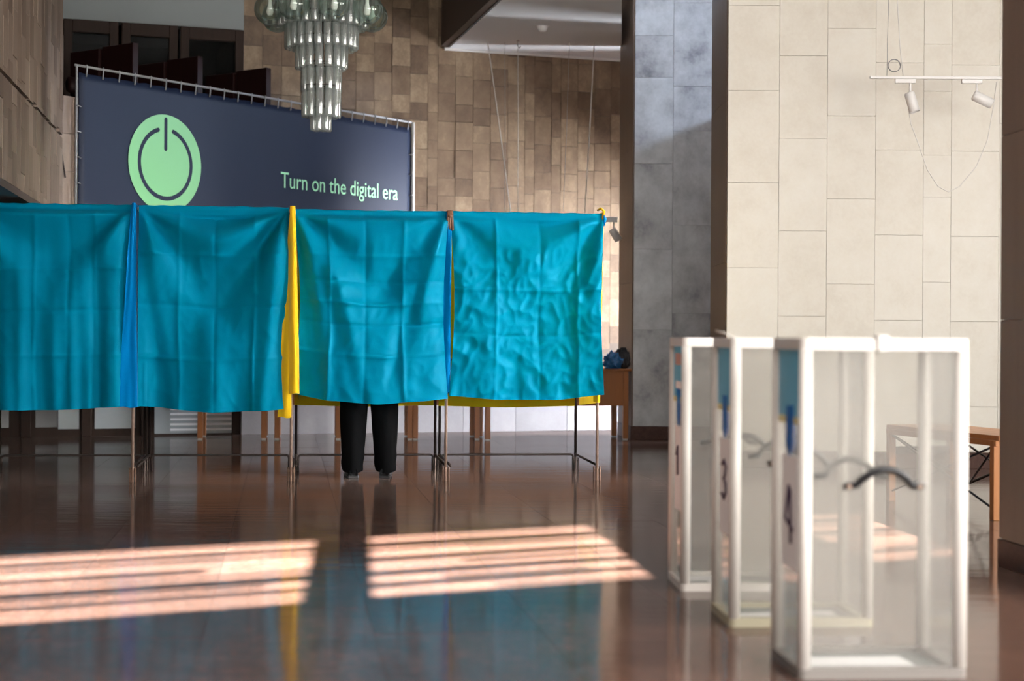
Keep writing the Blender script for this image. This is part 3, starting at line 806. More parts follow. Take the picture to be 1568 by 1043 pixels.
# booth 1 (cut by the left edge), 2, 3, 4
a0 = apx(-30); a1 = apx(205)
c1 = sheet('front_curtain', rowpt(a0 - 0.12, 0, 0), rowpt(a1, 0, 0), ZT + 0.012, curve([(0, zpx(0, 627)), (0.5, zpx(80, 628)), (1, zpx(200, 622))]), M['blue_cloth'], 3.1, FRONT,
           vcre=(0.42, 0.62, 0.78), hcre=(0.32, 0.52, 0.74), gather=(0.07, 0.08), wave=0.10, wrinkle=0.008, crease=0.008, tilt=0.018, wf=6.0)
tag(c1, 'dark teal satin curtain hanging in broad folds at the left edge', 'curtain', 'blue booth curtains')
def left_fold(u, w):
    d = 0
    for uu, c0, sl, am in ((u, 0.04, 0.20, 0.03), (1 - u, 0.02, 0.16, 0.045), (1 - u, 0.16, 0.12, -0.03)):
        q = uu - c0 - sl * w
        d += am * math.exp(-(q / 0.05) ** 2) * smooth01(w * 5) * (1 - 0.5 * w)
    return d, 0
a0 = apx(212); a1 = apx(441)
c2 = sheet('front_curtain', rowpt(a0, 0, 0), rowpt(a1, 0, 0), ZT + 0.012, curve([(0, zpx(212, 622)), (0.5, zpx(330, 631)), (0.85, zpx(410, 628)), (1, zpx(440, 625))]), M['blue_cloth'], 11.7, FRONT,
           vcre=(0.27, 0.505, 0.77), hcre=(0.24, 0.49, 0.75), gather=(0.08, 0.12), wave=0.11, wrinkle=0.012, crease=0.010, tilt=0.02, wf=2.6, extra=left_fold)
tag(c2, 'teal satin curtain with square pressed creases left of the yellow drape', 'curtain', 'blue booth curtains')
a0 = apx(447); a1 = apx(685)
def person_push(u, w):
    d = 0.04 * smooth01((w - 0.5) / 0.5) * math.exp(-((u - 0.48) / 0.3) ** 2)
    for s_, uu in ((1, u), (-1, 1 - u)):                     # slanting folds running in from the top corners
        for k, (c0, sl, am) in enumerate(((0.03, 0.22, 0.030), (0.02, 0.40, -0.024), (0.14, 0.36, 0.020))):
            q = uu - c0 - sl * w
            d += am * math.exp(-(q / 0.045) ** 2) * smooth01(w * 5) * (1 - 0.6 * w) * (1.0 if s_ > 0 else 0.75)
    return d, 0
c3 = sheet('front_curtain', rowpt(a0, 0, 0), rowpt(a1, 0, 0), ZT, curve([(0, zpx(458, 603)), (0.25, zpx(500, 613)), (0.55, zpx(580, 618)), (0.8, zpx(640, 614)), (1, zpx(680, 610))]), M['blue_cloth'], 23.3, FRONT,
           vcre=(0.22, 0.46, 0.71), hcre=(0.24, 0.375, 0.49, 0.60, 0.76), gather=(0.085, 0.05), wave=0.075, wrinkle=0.014, crease=0.012, tilt=0.022, wf=2.4, extra=person_push, side_in=(0.05, 0.03))
tag(c3, 'bright blue creased curtain directly above the black trouser legs', 'curtain', 'blue booth curtains')
a0 = apx(687); a1 = apx(922)
c4 = sheet('front_curtain', rowpt(a0, 0, 0), rowpt(a1, 0, 0), ZT + 0.004, curve([(0, zpx(689, 606)), (0.35, zpx(770, 612)), (0.7, zpx(850, 612)), (1, zpx(912, 604))]), M['blue_cloth'], 37.9, FRONT,
           vcre=(0.29, 0.585, 0.84), hcre=(0.42, 0.66), gather=(0.04, 0.07), wave=0.075, wrinkle=0.036, crease=0.012, tilt=0.018, wf=2.6, side_in=(0.03, 0.025))
tag(c4, 'heavily wrinkled bright blue curtain with green tint, rightmost of the row', 'curtain', 'blue booth curtains')

# yellow rear curtains
def flat_rear(x0, x1, y, seed, lab, ztop=BH):
    z = on_plane(600, y, FR + RV * BD, RV).z
    o = sheet('rear_curtain', rowpt(x0, BD, 0), rowpt(x1, BD, 0), ztop + 0.012, curve([(0, z), (0.5, z - 0.012), (1, z)]), M['yellow_cloth'], seed, FRONT,
              vcre=(0.25, 0.5, 0.75), hcre=(0.3, 0.6), gather=(0.02, 0.02), wave=0.015, wrinkle=0.004, flap=0.1, nu=50, nw=60)
    return tag(o, lab, 'curtain', 'yellow rear curtains')
flat_rear(-PITCH + 0.02, -0.02, 621, 51.0, 'yellow rear curtain showing below the rightmost blue curtain')
flat_rear(-2 * PITCH + 0.02, -PITCH - 0.02, 620, 57.0, 'yellow rear curtain showing below the curtain with black trousers')

# side curtains: a strip that turns round the front post and runs back along the partition
def side_curtain(name, outline, back_z, mat, seed, nw=90, fold=0.016, xb=0.0, nback=14, a_post=0.0, back_len=None):
    """outline(w) -> list of (a, v, z): the front strip from its outer edge to the post; then it runs back"""
    vs = []; fs = []; width = None
    for j in range(nw + 1):
        w = j / nw
        pts = outline(w)
        last = pts[-1]
        bl = back_len or (BD - 0.04)
        for k in range(1, nback + 1):
            t_ = k / nback
            vv = last[1] + t_ * (bl - last[1])
            pts.append((last[0] + 0.012 * nz(t_ * 6, w * 2, seed), vv, lerp(last[2], ZT - w * (ZT - back_z), t_)))
        width = len(pts)
        for a, v, z in pts:
            p = rowpt(a, v, z); vs.append((p.x, p.y, p.z))
    for j in range(nw):
        for i in range(width - 1):
            q = j * width + i; fs.append((q, q + 1, q + width + 1, q + width))
    m = bpy.data.meshes.new(name); m.from_pydata(vs, [], fs); m.update(); m.materials.append(mat)
    o = bpy.data.objects.new(name, m); COL.objects.link(o); shade(o)
    return o
def strip(l0, l1, r0, r1, ztop, zbot, v0, seed, fold=0.02, n=14, cyc=1.2):
    """left and right picture columns at the top and bottom of the strip"""
    al0, al1, ar0, ar1 = apx(l0), apx(l1), apx(r0), apx(r1)
    def f(w):
        e = w ** 0.8
        l = lerp(al0, al1, e); r = lerp(ar0, ar1, e); z = ztop - w * (ztop - zbot)
        out = []
        for k in range(n + 1):
            t_ = k / n
            v = v0 + fold * math.sin(t_ * PI * cyc + seed) * smooth01(w * 4) + 0.010 * nz(t_ * 3, w * 3, seed) - 0.015 * math.sin(t_ * PI)
            out.append((lerp(l, r, t_), v, z + 0.01 * nz(t_ * 2, seed) * w))
        return out
    return f
o = side_curtain('side_curtain', strip(444, 426, 447, 447, ZT + 0.01, zpx(436, 638), -0.135, 1.0, 0.016), 0.5, M['yellow_cloth'], 2.0)
tag(o, 'longer yellow partition drape reaching lowest, left strip of the pair', 'curtain', 'yellow partition drapes')
o = side_curtain('side_curtain', strip(443, 441, 451, 459, ZT + 0.012, zpx(450, 602), -0.165, 2.2, 0.02), 0.55, M['yellow_cloth'], 6.0)
tag(o, 'shorter wider yellow partition drape between second and third blue curtains', 'curtain', 'yellow partition drapes')
o = side_curtain('side_curtain', strip(203, 184, 209, 212, ZT + 0.02, zpx(198, 623), -0.10, 0.2, 0.022, cyc=0.9), 0.52, M['side_blue'], 9.0)
tag(o, 'bright royal blue partition drape flaring downward near the left edge', 'curtain')
o = side_curtain('side_curtain', strip(681, 674, 690, 689, ZT - 0.005, zpx(680, 600), -0.04, 0.9, 0.014), 0.55, M['side_blue'], 12.0)
tag(o, 'shaded blue partition drape in the gap between the two rightmost booths', 'curtain')
o = side_curtain('side_curtain', strip(918, 909, 924, 919, ZT + 0.01, zpx(915, 616), -0.005, 1.7, 0.014), 0.52, M['yellow_cloth'], 15.0)
tag(o, 'yellow side drape edging the right end of the booth row', 'curtain')
# brown fabric tie knotted on the rail between booths 3 and 4
p = rowpt(apx(687), -0.045, zpx(687, 338))
tie = empty('fabric_tie', p, RA)
k_ = MB()
for i in range(3):
    a = i * 0.018 - 0.018
    k_.tube([(a, 0.05, 0.06), (a * 0.6, -0.006, 0.064), (a * 0.7, -0.012, 0.02), (a * 1.1, -0.008, -0.03 - 0.02 * i), (a * 0.9, 0.0, -0.075)], [0.010, 0.012, 0.012, 0.010, 0.005], 8)
k_.build('loop', M['brown_tie'], tie, True)
MB().lathe([(0.001, -0.014), (0.014, -0.008), (0.017, 0), (0.014, 0.008), (0.001, 0.014)], 10, (0, -0.02, 0.03)).build('knot', M['brown_tie'], tie, True)
tag(tie, 'small brown fabric tie knotted on the rail between the two right booths', 'tie')
p = rowpt(apx(920), -0.03, zpx(920, 326))
tie = empty('cord_knot', p, RA)
MB().tube([(-0.03, 0.04, 0.02), (-0.01, 0, 0.03), (0.012, -0.006, 0.01), (0.006, 0, -0.04), (0.012, 0.002, -0.10)], [0.007, 0.010, 0.011, 0.009, 0.004], 8).build('loop', M['yellow_cloth'], tie, True)
MB().tube([(0.012, -0.008, -0.02), (0.018, -0.012, -0.05), (0.014, -0.010, -0.10)], [0.006, 0.013, 0.004], 8).build('tail', M['side_blue'], tie, True)
tag(tie, 'yellow and blue cord knot at the top right corner of the booth row', 'knot')

# ------------------------------------------------------------------ person standing in the third booth (seen: trousers and shoes)
PP = floor_pt(566, 732) + RV * 0.10
pr_ = empty('person', (PP.x, PP.y, 0), RA)
def skin_chain(name, verts, edges, radii, mat, parent, root=0, sub=2):
    m = bpy.data.meshes.new(name); m.from_pydata(verts, edges, []); m.update()
    o = bpy.data.objects.new(name, m); COL.objects.link(o); o.parent = parent
    m.materials.append(mat)
    sk = o.modifiers.new('skin', 'SKIN'); sk.use_smooth_shade = True
    if not m.skin_vertices: bm = bmesh.new(); bm.from_mesh(m); bm.verts.layers.skin.verify(); bm.to_mesh(m); bm.free()
    for i, sv in enumerate(m.skin_vertices[0].data):
        r = radii[i]; sv.radius = r if isinstance(r, tuple) else (r, r); sv.use_root = (i == root)
    sb = o.modifiers.new('sub', 'SUBSURF'); sb.levels = sub; sb.render_levels = sub
    return o
LX, RX = -0.128, 0.118
V = [(0, 0.03, 0.93), (0, 0.04, 1.12), (0, 0.09, 1.32), (0, 0.13, 1.45), (0, 0.17, 1.53), (0, 0.215, 1.60), (0, 0.225, 1.70),
     (-0.09, 0.03, 0.86), (LX + 0.01, 0.02, 0.48), (LX, 0.0, 0.10), (LX - 0.01, 0.10, 0.05),
     (0.09, 0.03, 0.86), (RX - 0.005, 0.02, 0.48), (RX, 0.0, 0.10), (RX + 0.01, 0.10, 0.05),
     (-0.17, 0.12, 1.40), (-0.24, 0.18, 1.14), (-0.16, 0.40, 1.03), (-0.13, 0.47, 1.01),
     (0.17, 0.12, 1.40), (0.24, 0.20, 1.14), (0.14, 0.42, 1.03), (0.10, 0.49, 1.01)]
E = [(0, 1), (1, 2), (2, 3), (3, 4), (4, 5), (5, 6), (0, 7), (7, 8), (8, 9), (9, 10), (0, 11), (11, 12), (12, 13), (13, 14), (3, 15), (15, 16), (16, 17), (17, 18), (3, 19), (19, 20), (20, 21), (21, 22)]
R = [(0.15, 0.11), (0.14, 0.10), (0.16, 0.11), (0.10, 0.08), 0.055, (0.072, 0.088), (0.070, 0.085),
     0.085, 0.055, 0.036, 0.034, 0.085, 0.055, 0.036, 0.034, 0.06, 0.042, 0.030, 0.026, 0.06, 0.042, 0.030, 0.026]
body = skin_chain('body', V, E, R, M['skin'], pr_)
for sx, tip in ((-1, (-0.115, 0.50, 1.008)), (1, (0.085, 0.52, 1.008))):
    for k in range(5):
        ang = (k - 2) * 0.22; b0 = Vector(tip)
        l = [0.055, 0.075, 0.08, 0.075, 0.06][k]
        d0 = Vector((math.sin(ang) - sx * 0.25, math.cos(ang), -0.15)).normalized()
        st = b0 + Vector((math.sin(ang) * 0.05, -0.03, 0)); mid = st + d0 * l * 0.6; en = mid + (d0 + Vector((0, 0, -0.5))).normalized() * l * 0.4
        MB().tube([st, mid, en], [0.009, 0.0085, 0.006], 8).build('finger', M['skin'], body, True)
# head of hair
hr_ = MB().lathe([(0.001, 0.13), (0.055, 0.118), (0.088, 0.07), (0.094, 0.01), (0.085, -0.05), (0.06, -0.075)], 20, (0, 0.205, 1.66)).build('hair', M['hair'], pr_, True)
# jacket over torso and arms
jv = [(0, 0.03, 0.80), (0, 0.04, 1.12), (0, 0.09, 1.32), (0, 0.125, 1.45), (-0.18, 0.115, 1.40), (-0.25, 0.18, 1.13), (-0.17, 0.37, 1.035), (0.18, 0.115, 1.40), (0.25, 0.20, 1.13), (0.15, 0.39, 1.035)]
skin_chain('jacket', jv, [(0, 1), (1, 2), (2, 3), (3, 4), (4, 5), (5, 6), (3, 7), (7, 8), (8, 9)], [(0.19, 0.14), (0.175, 0.125), (0.185, 0.13), (0.11, 0.09), 0.078, 0.06, 0.048, 0.078, 0.06, 0.048], M['jacket'], pr_)
# trousers: two pressed legs joined at the seat
def leg_mesh(sx, cx_top, cx_hem):
    mb = MB(); nr = 40; nk = 28; vs = []; fs = []
    for i in range(nr + 1):
        t_ = i / nr; z = lerp(0.90, 0.058, t_)
        rx = lerp(0.125, 0.106, smooth01(t_ / 0.4)) if t_ < 0.4 else lerp(0.106, 0.078, ((t_ - 0.4) / 0.6) ** 1.3)
        ry = lerp(0.15, 0.105, smooth01(t_ / 0.5)) if t_ < 0.5 else lerp(0.105, 0.118, (t_ - 0.5) / 0.5)
        brk = 0.003 * smooth01((t_ - 0.72) / 0.2) * math.sin(t_ * 45)
        cxx = lerp(cx_top, cx_hem, t_ ** 0.9); cyy = 0.03 - 0.03 * t_
        for k in range(nk):
            a = 2 * PI * k / nk
            cr = 1 + 0.07 * (math.exp(-((a - PI / 2 + PI) % (2 * PI) - PI) ** 2 / 0.02) + math.exp(-((a - 3 * PI / 2 + PI) % (2 * PI) - PI) ** 2 / 0.02))
            w_ = 0.006 * nz(math.cos(a) * 2, math.sin(a) * 2 + sx * 3, z * 6)
            zz = z + (0.022 * math.sin(a) * smooth01((t_ - 0.85) / 0.15))
            vs.append((cxx + (rx + w_ + brk * math.cos(a)) * math.cos(a), cyy + (ry * cr + w_) * math.sin(a), zz))
    for i in range(nr):
        for k in range(nk):
            a = i * nk + k; b = i * nk + (k + 1) % nk; fs.append((a, a + nk, b + nk, b))
    return mb.add(vs, fs)
tr = leg_mesh(-1, -0.108, -0.126); t2 = leg_mesh(1, 0.108, 0.122); tr.add(t2.v, t2.f)
tr.lathe([(0.001, 0.80), (0.12, 0.82), (0.20, 0.88), (0.205, 0.97), (0.19, 1.04)], 28, (0, 0.035, 0))
tr.build('trousers', M['trousers'], pr_, True)
def shoe(x, rz):
    s_ = empty('shoe', (0, 0, 0)); COL.objects.unlink(s_); bpy.data.objects.remove(s_)
    prof = [(-0.085, 0.030, 0.075), (-0.07, 0.038, 0.085), (-0.03, 0.040, 0.085), (0.03, 0.042, 0.075), (0.09, 0.048, 0.055), (0.15, 0.046, 0.042), (0.19, 0.030, 0.032), (0.205, 0.010, 0.022)]
    vs = []; fs = []; nk = 14
    for y, hw, h in prof:
        for k in range(nk):
            a = PI * k / (nk - 1)
            vs.append((hw * math.cos(a) * (1.0 if 0 < k < nk - 1 else 1.02), y, 0.012 + (h - 0.012) * max(0.0, math.sin(a)) ** 0.7))
    for i in range(len(prof) - 1):
        for k in range(nk - 1):
            a = i * nk + k; fs.append((a, a + 1, a + nk + 1, a + nk))
    fs.append(tuple(range(nk))); fs.append(tuple(range((len(prof) - 1) * nk, len(prof) * nk)))
    mb = MB().add(vs, fs)
    o = mb.build('shoe', M['shoe'], pr_, True); o.location = (x, -0.03, 0); o.rotation_euler = (0, 0, rz)
    sole = MB().box((0, 0.055, 0.006), (0.080, 0.265, 0.012)).box((0, -0.055, 0.012), (0.074, 0.06, 0.024)).build('sole', M['black_plastic'], o, bevel=0.004)
shoe(-0.128, 0.10); shoe(0.118, -0.12)
tag(pr_, 'person in wide black trousers and black leather shoes standing behind curtain', 'person')

# ------------------------------------------------------------------ ballot boxes
BXW, BXD, BXH = 0.535, 0.41, 1.057
def make_ballot_box():
    root = empty('ballot_box', (0, 0, 0)); hw, hd = BXW / 2, BXD / 2; r = 0.021
    for sx in (-1, 1):
        for sy in (-1, 1):
            MB().tube([(sx * (hw - r), sy * (hd - r), 0.03), (sx * (hw - r), sy * (hd - r), BXH - 0.035)], r, 16).build('corner_post', M['white_plastic'], root, True)
    def ring(z0, z1, rr, t):
        mb = MB()
        def outline(w, d, rad):
            pts = []
            for cx, cy, a0 in ((w - rad, d - rad, 0), (-w + rad, d - rad, 90), (-w + rad, -d + rad, 180), (w - rad, -d + rad, 270)):
                for k in range(5):
                    a = math.radians(a0 + k * 22.5); pts.append((cx + rad * math.cos(a), cy + rad * math.sin(a)))
            return pts
        o_ = outline(hw, hd, rr); i_ = outline(hw - t, hd - t, max(0.006, rr - t)); n = len(o_)
        vs = [(x, y, z0) for x, y in o_] + [(x, y, z1) for x, y in o_] + [(x, y, z0) for x, y in i_] + [(x, y, z1) for x, y in i_]
        fs = []
        for k in range(n):
            j = (k + 1) % n
            fs += [(k, j, n + j, n + k), (2 * n + j, 2 * n + k, 3 * n + k, 3 * n + j), (n + k, n + j, 3 * n + j, 3 * n + k), (j, k, 2 * n + k, 2 * n + j)]
        return mb.add(vs, fs)
    ring(0.0, 0.032, 0.024, 0.05).build('base_frame', M['white_plastic'], root)
    ring(BXH - 0.037, BXH, 0.026, 0.034).build('top_frame', M['white_plastic'], root)
    MB().box((0, 0, 0.010), (BXW - 0.05, BXD - 0.05, 0.010)).build('base_plate', plain_grey, root)
    for sy in (-1, 1):
        MB().box((0, sy * (hd - r), BXH / 2), (BXW - 4 * r + 0.02, 0.004, BXH - 0.066)).build('wide_pane', M['acrylic'], root)
    for sx in (-1, 1):
        MB().box((sx * (hw - r), 0, BXH / 2), (0.004, BXD - 4 * r + 0.02, BXH - 0.066)).build('narrow_pane', M['acrylic'], root)
    lid = MB(); 
    lid.box((-0.135, 0, BXH - 0.020), (0.22, BXD - 0.07, 0.006)); lid.box((0.135, 0, BXH - 0.020), (0.22, BXD - 0.07, 0.006))
    lid.box((0, 0.10, BXH - 0.020), (0.06, 0.14, 0.006)); lid.box((0, -0.10, BXH - 0.020), (0.06, 0.14, 0.006))
    lid.build('slotted_lid', M['acrylic'], root)
    for sy in (-1, 1):
        z0 = 0.600; y0 = sy * (hd - r); path = []
        for k in range(17):
            t_ = k / 16; x = -0.088 + 0.176 * t_; e = math.sin(PI * t_)
            path.append((x, y0 + sy * (0.006 + 0.030 * e ** 0.7), z0 + 0.052 * e ** 0.8))
        path = [(-0.126, y0 + sy * 0.006, z0 - 0.004)] + path + [(0.126, y0 + sy * 0.006, z0 - 0.004)]
        h = MB().tube(path, [0.011] + [0.0115] * 17 + [0.011], 10).build('handle', M['black_plastic'], root, True)
        for sx in (-1, 1):
            MB().lathe([(0.001, 0.006), (0.007, 0.005), (0.008, 0)], 10).build('screw', M['steel'], h, True).matrix_local = Matrix.Translation((sx * 0.112, y0 + sy * 0.017, z0 - 0.004)) @ Matrix.Rotation(-sy * PI / 2, 4, 'X')
    # stickers on the narrow face towards the entrance
    x = -(hw - r) - 0.0035
    MB().box((x, 0, 0.915), (0.0012, BXD - 0.075, 0.22)).build('blue_sticker', M['sticker_blue'], root)
    MB().box((x, 0, 0.793), (0.0012, BXD - 0.075, 0.022)).build('yellow_band', M['sticker_yellow'], root)
    MB().box((x - 0.001, 0.0, 0.50), (0.001, 0.21, 0.36)).build('number_sheet', M['paper'], root)
    MB().prism([(-0.02, 0), (0.02, 0), (0.02, 0.001), (-0.02, 0.001)], 0, 0.001)
    sv = MB().add([(x - 0.002, -0.045, 0.84), (x - 0.002, 0.045, 0.84), (x - 0.002, 0.045, 0.715), (x - 0.002, 0, 0.675), (x - 0.002, -0.045, 0.715),
                   (x - 0.004, -0.045, 0.84), (x - 0.004, 0.045, 0.84), (x - 0.004, 0.045, 0.715), (x - 0.004, 0, 0.675), (x - 0.004, -0.045, 0.715)],
                  [(0, 1, 2, 3, 4), (9, 8, 7, 6, 5), (0, 5, 6, 1), (1, 6, 7, 2), (2, 7, 8, 3), (3, 8, 9, 4), (4, 9, 5, 0)])
    sv.build('seal_strip', M['seal_blue'], root)
    return root
plain_grey = plain('grey base board', (0.17, 0.19, 0.185), 0.5)
def stroke(root, pts, r=0.007):
    x = -(BXW / 2 - 0.021) - 0.0062
    # written on the sheet: y axis runs to the viewer's left, so mirror it
    return MB().tube([(x, -a, b) for a, b in pts], r, 6, flat=1.0).build('digit', M['ink'], root, True)
bx0 = make_ballot_box()
spots = [('near', 1228, 1482, 1041, 4.0, 'nearest clear ballot box with the number 4 sheet, fully in view at right'),
         ('mid', 1121, 1336, 961, 3.0, 'middle clear ballot box with the number 3 sheet'),
         ('far', 1046, 1240, 906, 2.5, 'farthest clear ballot box with the number 1 sheet, leftmost of three')]
box_roots = []
for k, (nm, xa, xb, yb, rz, lab) in enumerate(spots):
    o = bx0 if k == 0 else copy_tree(bx0)
    A = floor_pt(xa, yb); a = math.radians(rz)
    ux = Vector((math.cos(a), math.sin(a), 0)); uy = Vector((-math.sin(a), math.cos(a), 0))
    c = A + ux * (BXW / 2 - 0.010) + uy * (BXD / 2)
    o.location = (c.x, c.y, 0); o.rotation_euler = (0, 0, a)
    tag(o, lab, 'ballot box', 'clear ballot boxes'); box_roots.append((o, a, c))
near, mid, far = [b[0] for b in box_roots]
for bx_, mt in ((near, 'shaded_plastic'), (mid, 'part_shaded_plastic')):  # one white plastic; shade and floor reflection put into the base frame colours
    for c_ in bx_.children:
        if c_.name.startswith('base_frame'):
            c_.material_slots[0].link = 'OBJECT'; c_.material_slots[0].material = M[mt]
# hand-written numbers
for pts in ([(0.0, 0.585), (-0.045, 0.475), (0.055, 0.445)], [(0.02, 0.575), (0.03, 0.40)]): stroke(near, pts)
for pts in ([(-0.045, 0.578), (0.0, 0.596), (0.04, 0.57), (0.02, 0.54), (-0.01, 0.528)], [(-0.01, 0.528), (0.035, 0.51), (0.045, 0.48), (0.0, 0.452), (-0.05, 0.468)]): stroke(mid, pts)
for pts in ([(-0.04, 0.555), (0.0, 0.595), (0.0, 0.47)],): stroke(far, pts)
# far box carries extra seal labels; near and middle boxes carry a clip / a loose tie on the lid
x = -(BXW / 2 - 0.021) - 0.0035
MB().box((x - 0.002, 0.02, 0.965), (0.001, 0.17, 0.05)).build('seal_label', M['seal_label'], far)
MB().box((x - 0.003, 0.0, 0.855), (0.001, 0.16, 0.032)).build('seal_label', M['paper'], far)
c = near; cl = MB().box((-0.012, -BXD / 2 + 0.010, BXH + 0.004), (0.035, 0.045, 0.012)).box((-0.012, -BXD / 2 - 0.008, BXH - 0.018), (0.030, 0.012, 0.045)).build('clip', M['white_plastic'], near, bevel=0.003)
MB().tube([(-0.225, -0.10, BXH - 0.004), (-0.262, -0.03, BXH + 0.018), (-0.285, 0.02, BXH + 0.026)], 0.0035, 6).build('seal_tie', M['white_plastic'], mid, True)
# ballot papers lying on the bottom
pap = MB().box((0, 0, 0.001), (0.21, 0.13, 0.002))
pm = pap.mesh('ballot_paper'); pm.materials.append(M['paper'])
paper_spots = [(0, -0.03, -0.03, 0.05, 1.6, 'wide white ballot sheet on the bottom of the nearest box'),
               (1, -0.13, -0.05, 0.2, 1.0, 'white ballot paper at the left inside the middle box'), (1, 0.08, 0.02, -0.1, 0.9, 'white ballot paper at the right inside the middle box'),
               (2, -0.10, 0.07, 0.1, 1.0, 'white ballot paper at the back inside the farthest box'), (2, -0.03, -0.08, -0.2, 1.0, 'white ballot paper at the front inside the farthest box')]
for bi, dx, dy, rz, sc, lab in paper_spots:
    rt, a, c = box_roots[bi]
    o = bpy.data.objects.new('ballot_paper', pm); COL.objects.link(o)
    p = Matrix.Rotation(a, 4, 'Z') @ Vector((dx, dy, 0)) + c
    o.location = (p.x, p.y, 0.0152); o.rotation_euler = (0, 0, a + rz); o.scale = (sc, sc, 1)
    tag(o, lab, 'paper', 'ballot papers in the boxes')
# ------------------------------------------------------------------ banner on the gallery parapet
ban = empty('banner', (BL.x, BL.y, 0), AB)           # local x runs along the parapet, -y faces the hall
zb0 = 1.70; zt = Z_BAN - 0.055
def ban_local(px, py):
    p = on_plane(px, py, BL, NB); return (p - BL).dot(UB), p.z
nx, nzv = 60, 24; vs = []; fs = []
for j in range(nzv + 1):
    for i in range(nx + 1):
        t_ = i / nx; z = lerp(zt, zb0, j / nzv)
        sag = 0.010 * abs(math.sin(t_ * PI * 24)) * (1 - j / nzv) ** 6
        vs.append((0.03 + t_ * (BLEN - 0.06), 0.004 * nz(t_ * 8, z * 0.8, 4.0) , z - sag))
for j in range(nzv):
    for i in range(nx):
        a = j * (nx + 1) + i; fs.append((a, a + nx + 1, a + nx + 2, a + 1))
sh_ = MB().add(vs, fs).build('sheet', M['banner'], ban, True)
so = sh_.modifiers.new('solid', 'SOLIDIFY'); so.thickness = 0.003; so.offset = -1
rod = MB().tube([(-0.02, -0.004, Z_BAN), (BLEN - 0.02, -0.004, Z_BAN)], 0.011, 8)
rod.build('top_rod', M['rope'], ban, True)
MB().tube([(0.0, -0.004, Z_BAN), (0.0, -0.004, zb0)], 0.010, 8).build('side_rod', M['rope'], ban, True)
MB().tube([(BLEN - 0.01, -0.015, Z_BAN), (BLEN - 0.01, -0.015, zb0)], 0.018, 8).build('side_rod', M['white_metal'], ban, True)
for k in range(25):
    x = 0.10 + k * (BLEN - 0.2) / 24
    MB().tube([(x, -0.02, Z_BAN + 0.015), (x, -0.022, Z_BAN - 0.03), (x + 0.004, -0.008, zt - 0.035)], 0.006, 6).build('eyelet_tie', M['rope'], ban, True)
for k in range(5):
    z = zt - 0.30 - k * 0.225
    MB().tube([(-0.012, -0.014, z + 0.004), (0.012, -0.02, z), (0.045, -0.010, z - 0.004)], 0.006, 6).build('eyelet_tie', M['rope'], ban, True)
    MB().tube([(BLEN - 0.07, -0.012, z - 0.004), (BLEN - 0.035, -0.03, z), (BLEN - 0.008, -0.028, z + 0.004)], 0.006, 6).build('eyelet_tie', M['rope'], ban, True)
# power symbol: green disc with a dark broken ring and bar printed on it
lx, lz = ban_local(252.5, 250.5); _, lzt = ban_local(250, 176); LR = lzt - lz + 0.004
def disc(r, y, n=64): 
    return MB().add([(lx + r * math.cos(2 * PI * k / n), y, lz + r * math.sin(2 * PI * k / n)) for k in range(n)], [tuple(range(n))])
dd = disc(LR, -0.0085).build('power_symbol', M['logo_green'], ban)
def arc(r0, r1, a0, a1, y, n=60):
    vs = []; fs = []
    for k in range(n + 1):
        a = lerp(a0, a1, k / n)
        vs += [(lx + r0 * math.cos(a), y, lz - 0.004 + r0 * math.sin(a)), (lx + r1 * math.cos(a), y, lz - 0.004 + r1 * math.sin(a))]
    for k in range(n): fs.append((2 * k, 2 * k + 1, 2 * k + 3, 2 * k + 2))
    mb = MB().add(vs, fs); rm = (r0 + r1) / 2; rc = (r1 - r0) / 2
    for a in (a0, a1):
        mb.add([(lx + rm * math.cos(a) + rc * math.cos(2 * PI * q / 16), y, lz - 0.004 + rm * math.sin(a) + rc * math.sin(2 * PI * q / 16)) for q in range(16)], [tuple(range(16))])
    return mb
rg = arc(LR * 0.665, LR * 0.755, math.radians(90 + 17), math.radians(90 + 343), -0.0100)
hw = LR * 0.045; zt0 = lz + LR * 0.90; zt1 = lz + LR * 0.30
bar = [(lx - hw, -0.0100, zt1), (lx + hw, -0.0100, zt1), (lx + hw, -0.0100, zt0), (lx - hw, -0.0100, zt0)]
rg.add(bar, [(0, 1, 2, 3)])
for zc in (zt0, zt1): rg.add([(lx + hw * math.cos(2 * PI * q / 16), -0.0100, zc + hw * math.sin(2 * PI * q / 16)) for q in range(16)], [tuple(range(16))])
rg.build('ring_and_bar', M['banner'], dd)
fc = bpy.data.curves.new('slogan', 'FONT'); fc.body = 'Turn on the digital era'; fc.size = 1.0; fc.extrude = 0.0
fo = bpy.data.objects.new('slogan', fc); COL.objects.link(fo)
bpy.context.view_layer.update()
me = bpy.data.meshes.new_from_object(fo.evaluated_get(bpy.context.evaluated_depsgraph_get()))
bpy.data.objects.remove(fo)
xs_ = [v.co.x for v in me.vertices]; wid = max(xs_) - min(xs_); x0_ = min(xs_)
ta, tz = ban_local(429, 287); tb, tz2 = ban_local(608, 305.5); _, tcap = ban_local(433, 263)
capk = (tcap - tz) / 0.70
for v in me.vertices:
    x, y = v.co.x, v.co.y
    v.co = (ta + (x - x0_) / wid * (tb - ta), -0.0095, tz + y * capk)
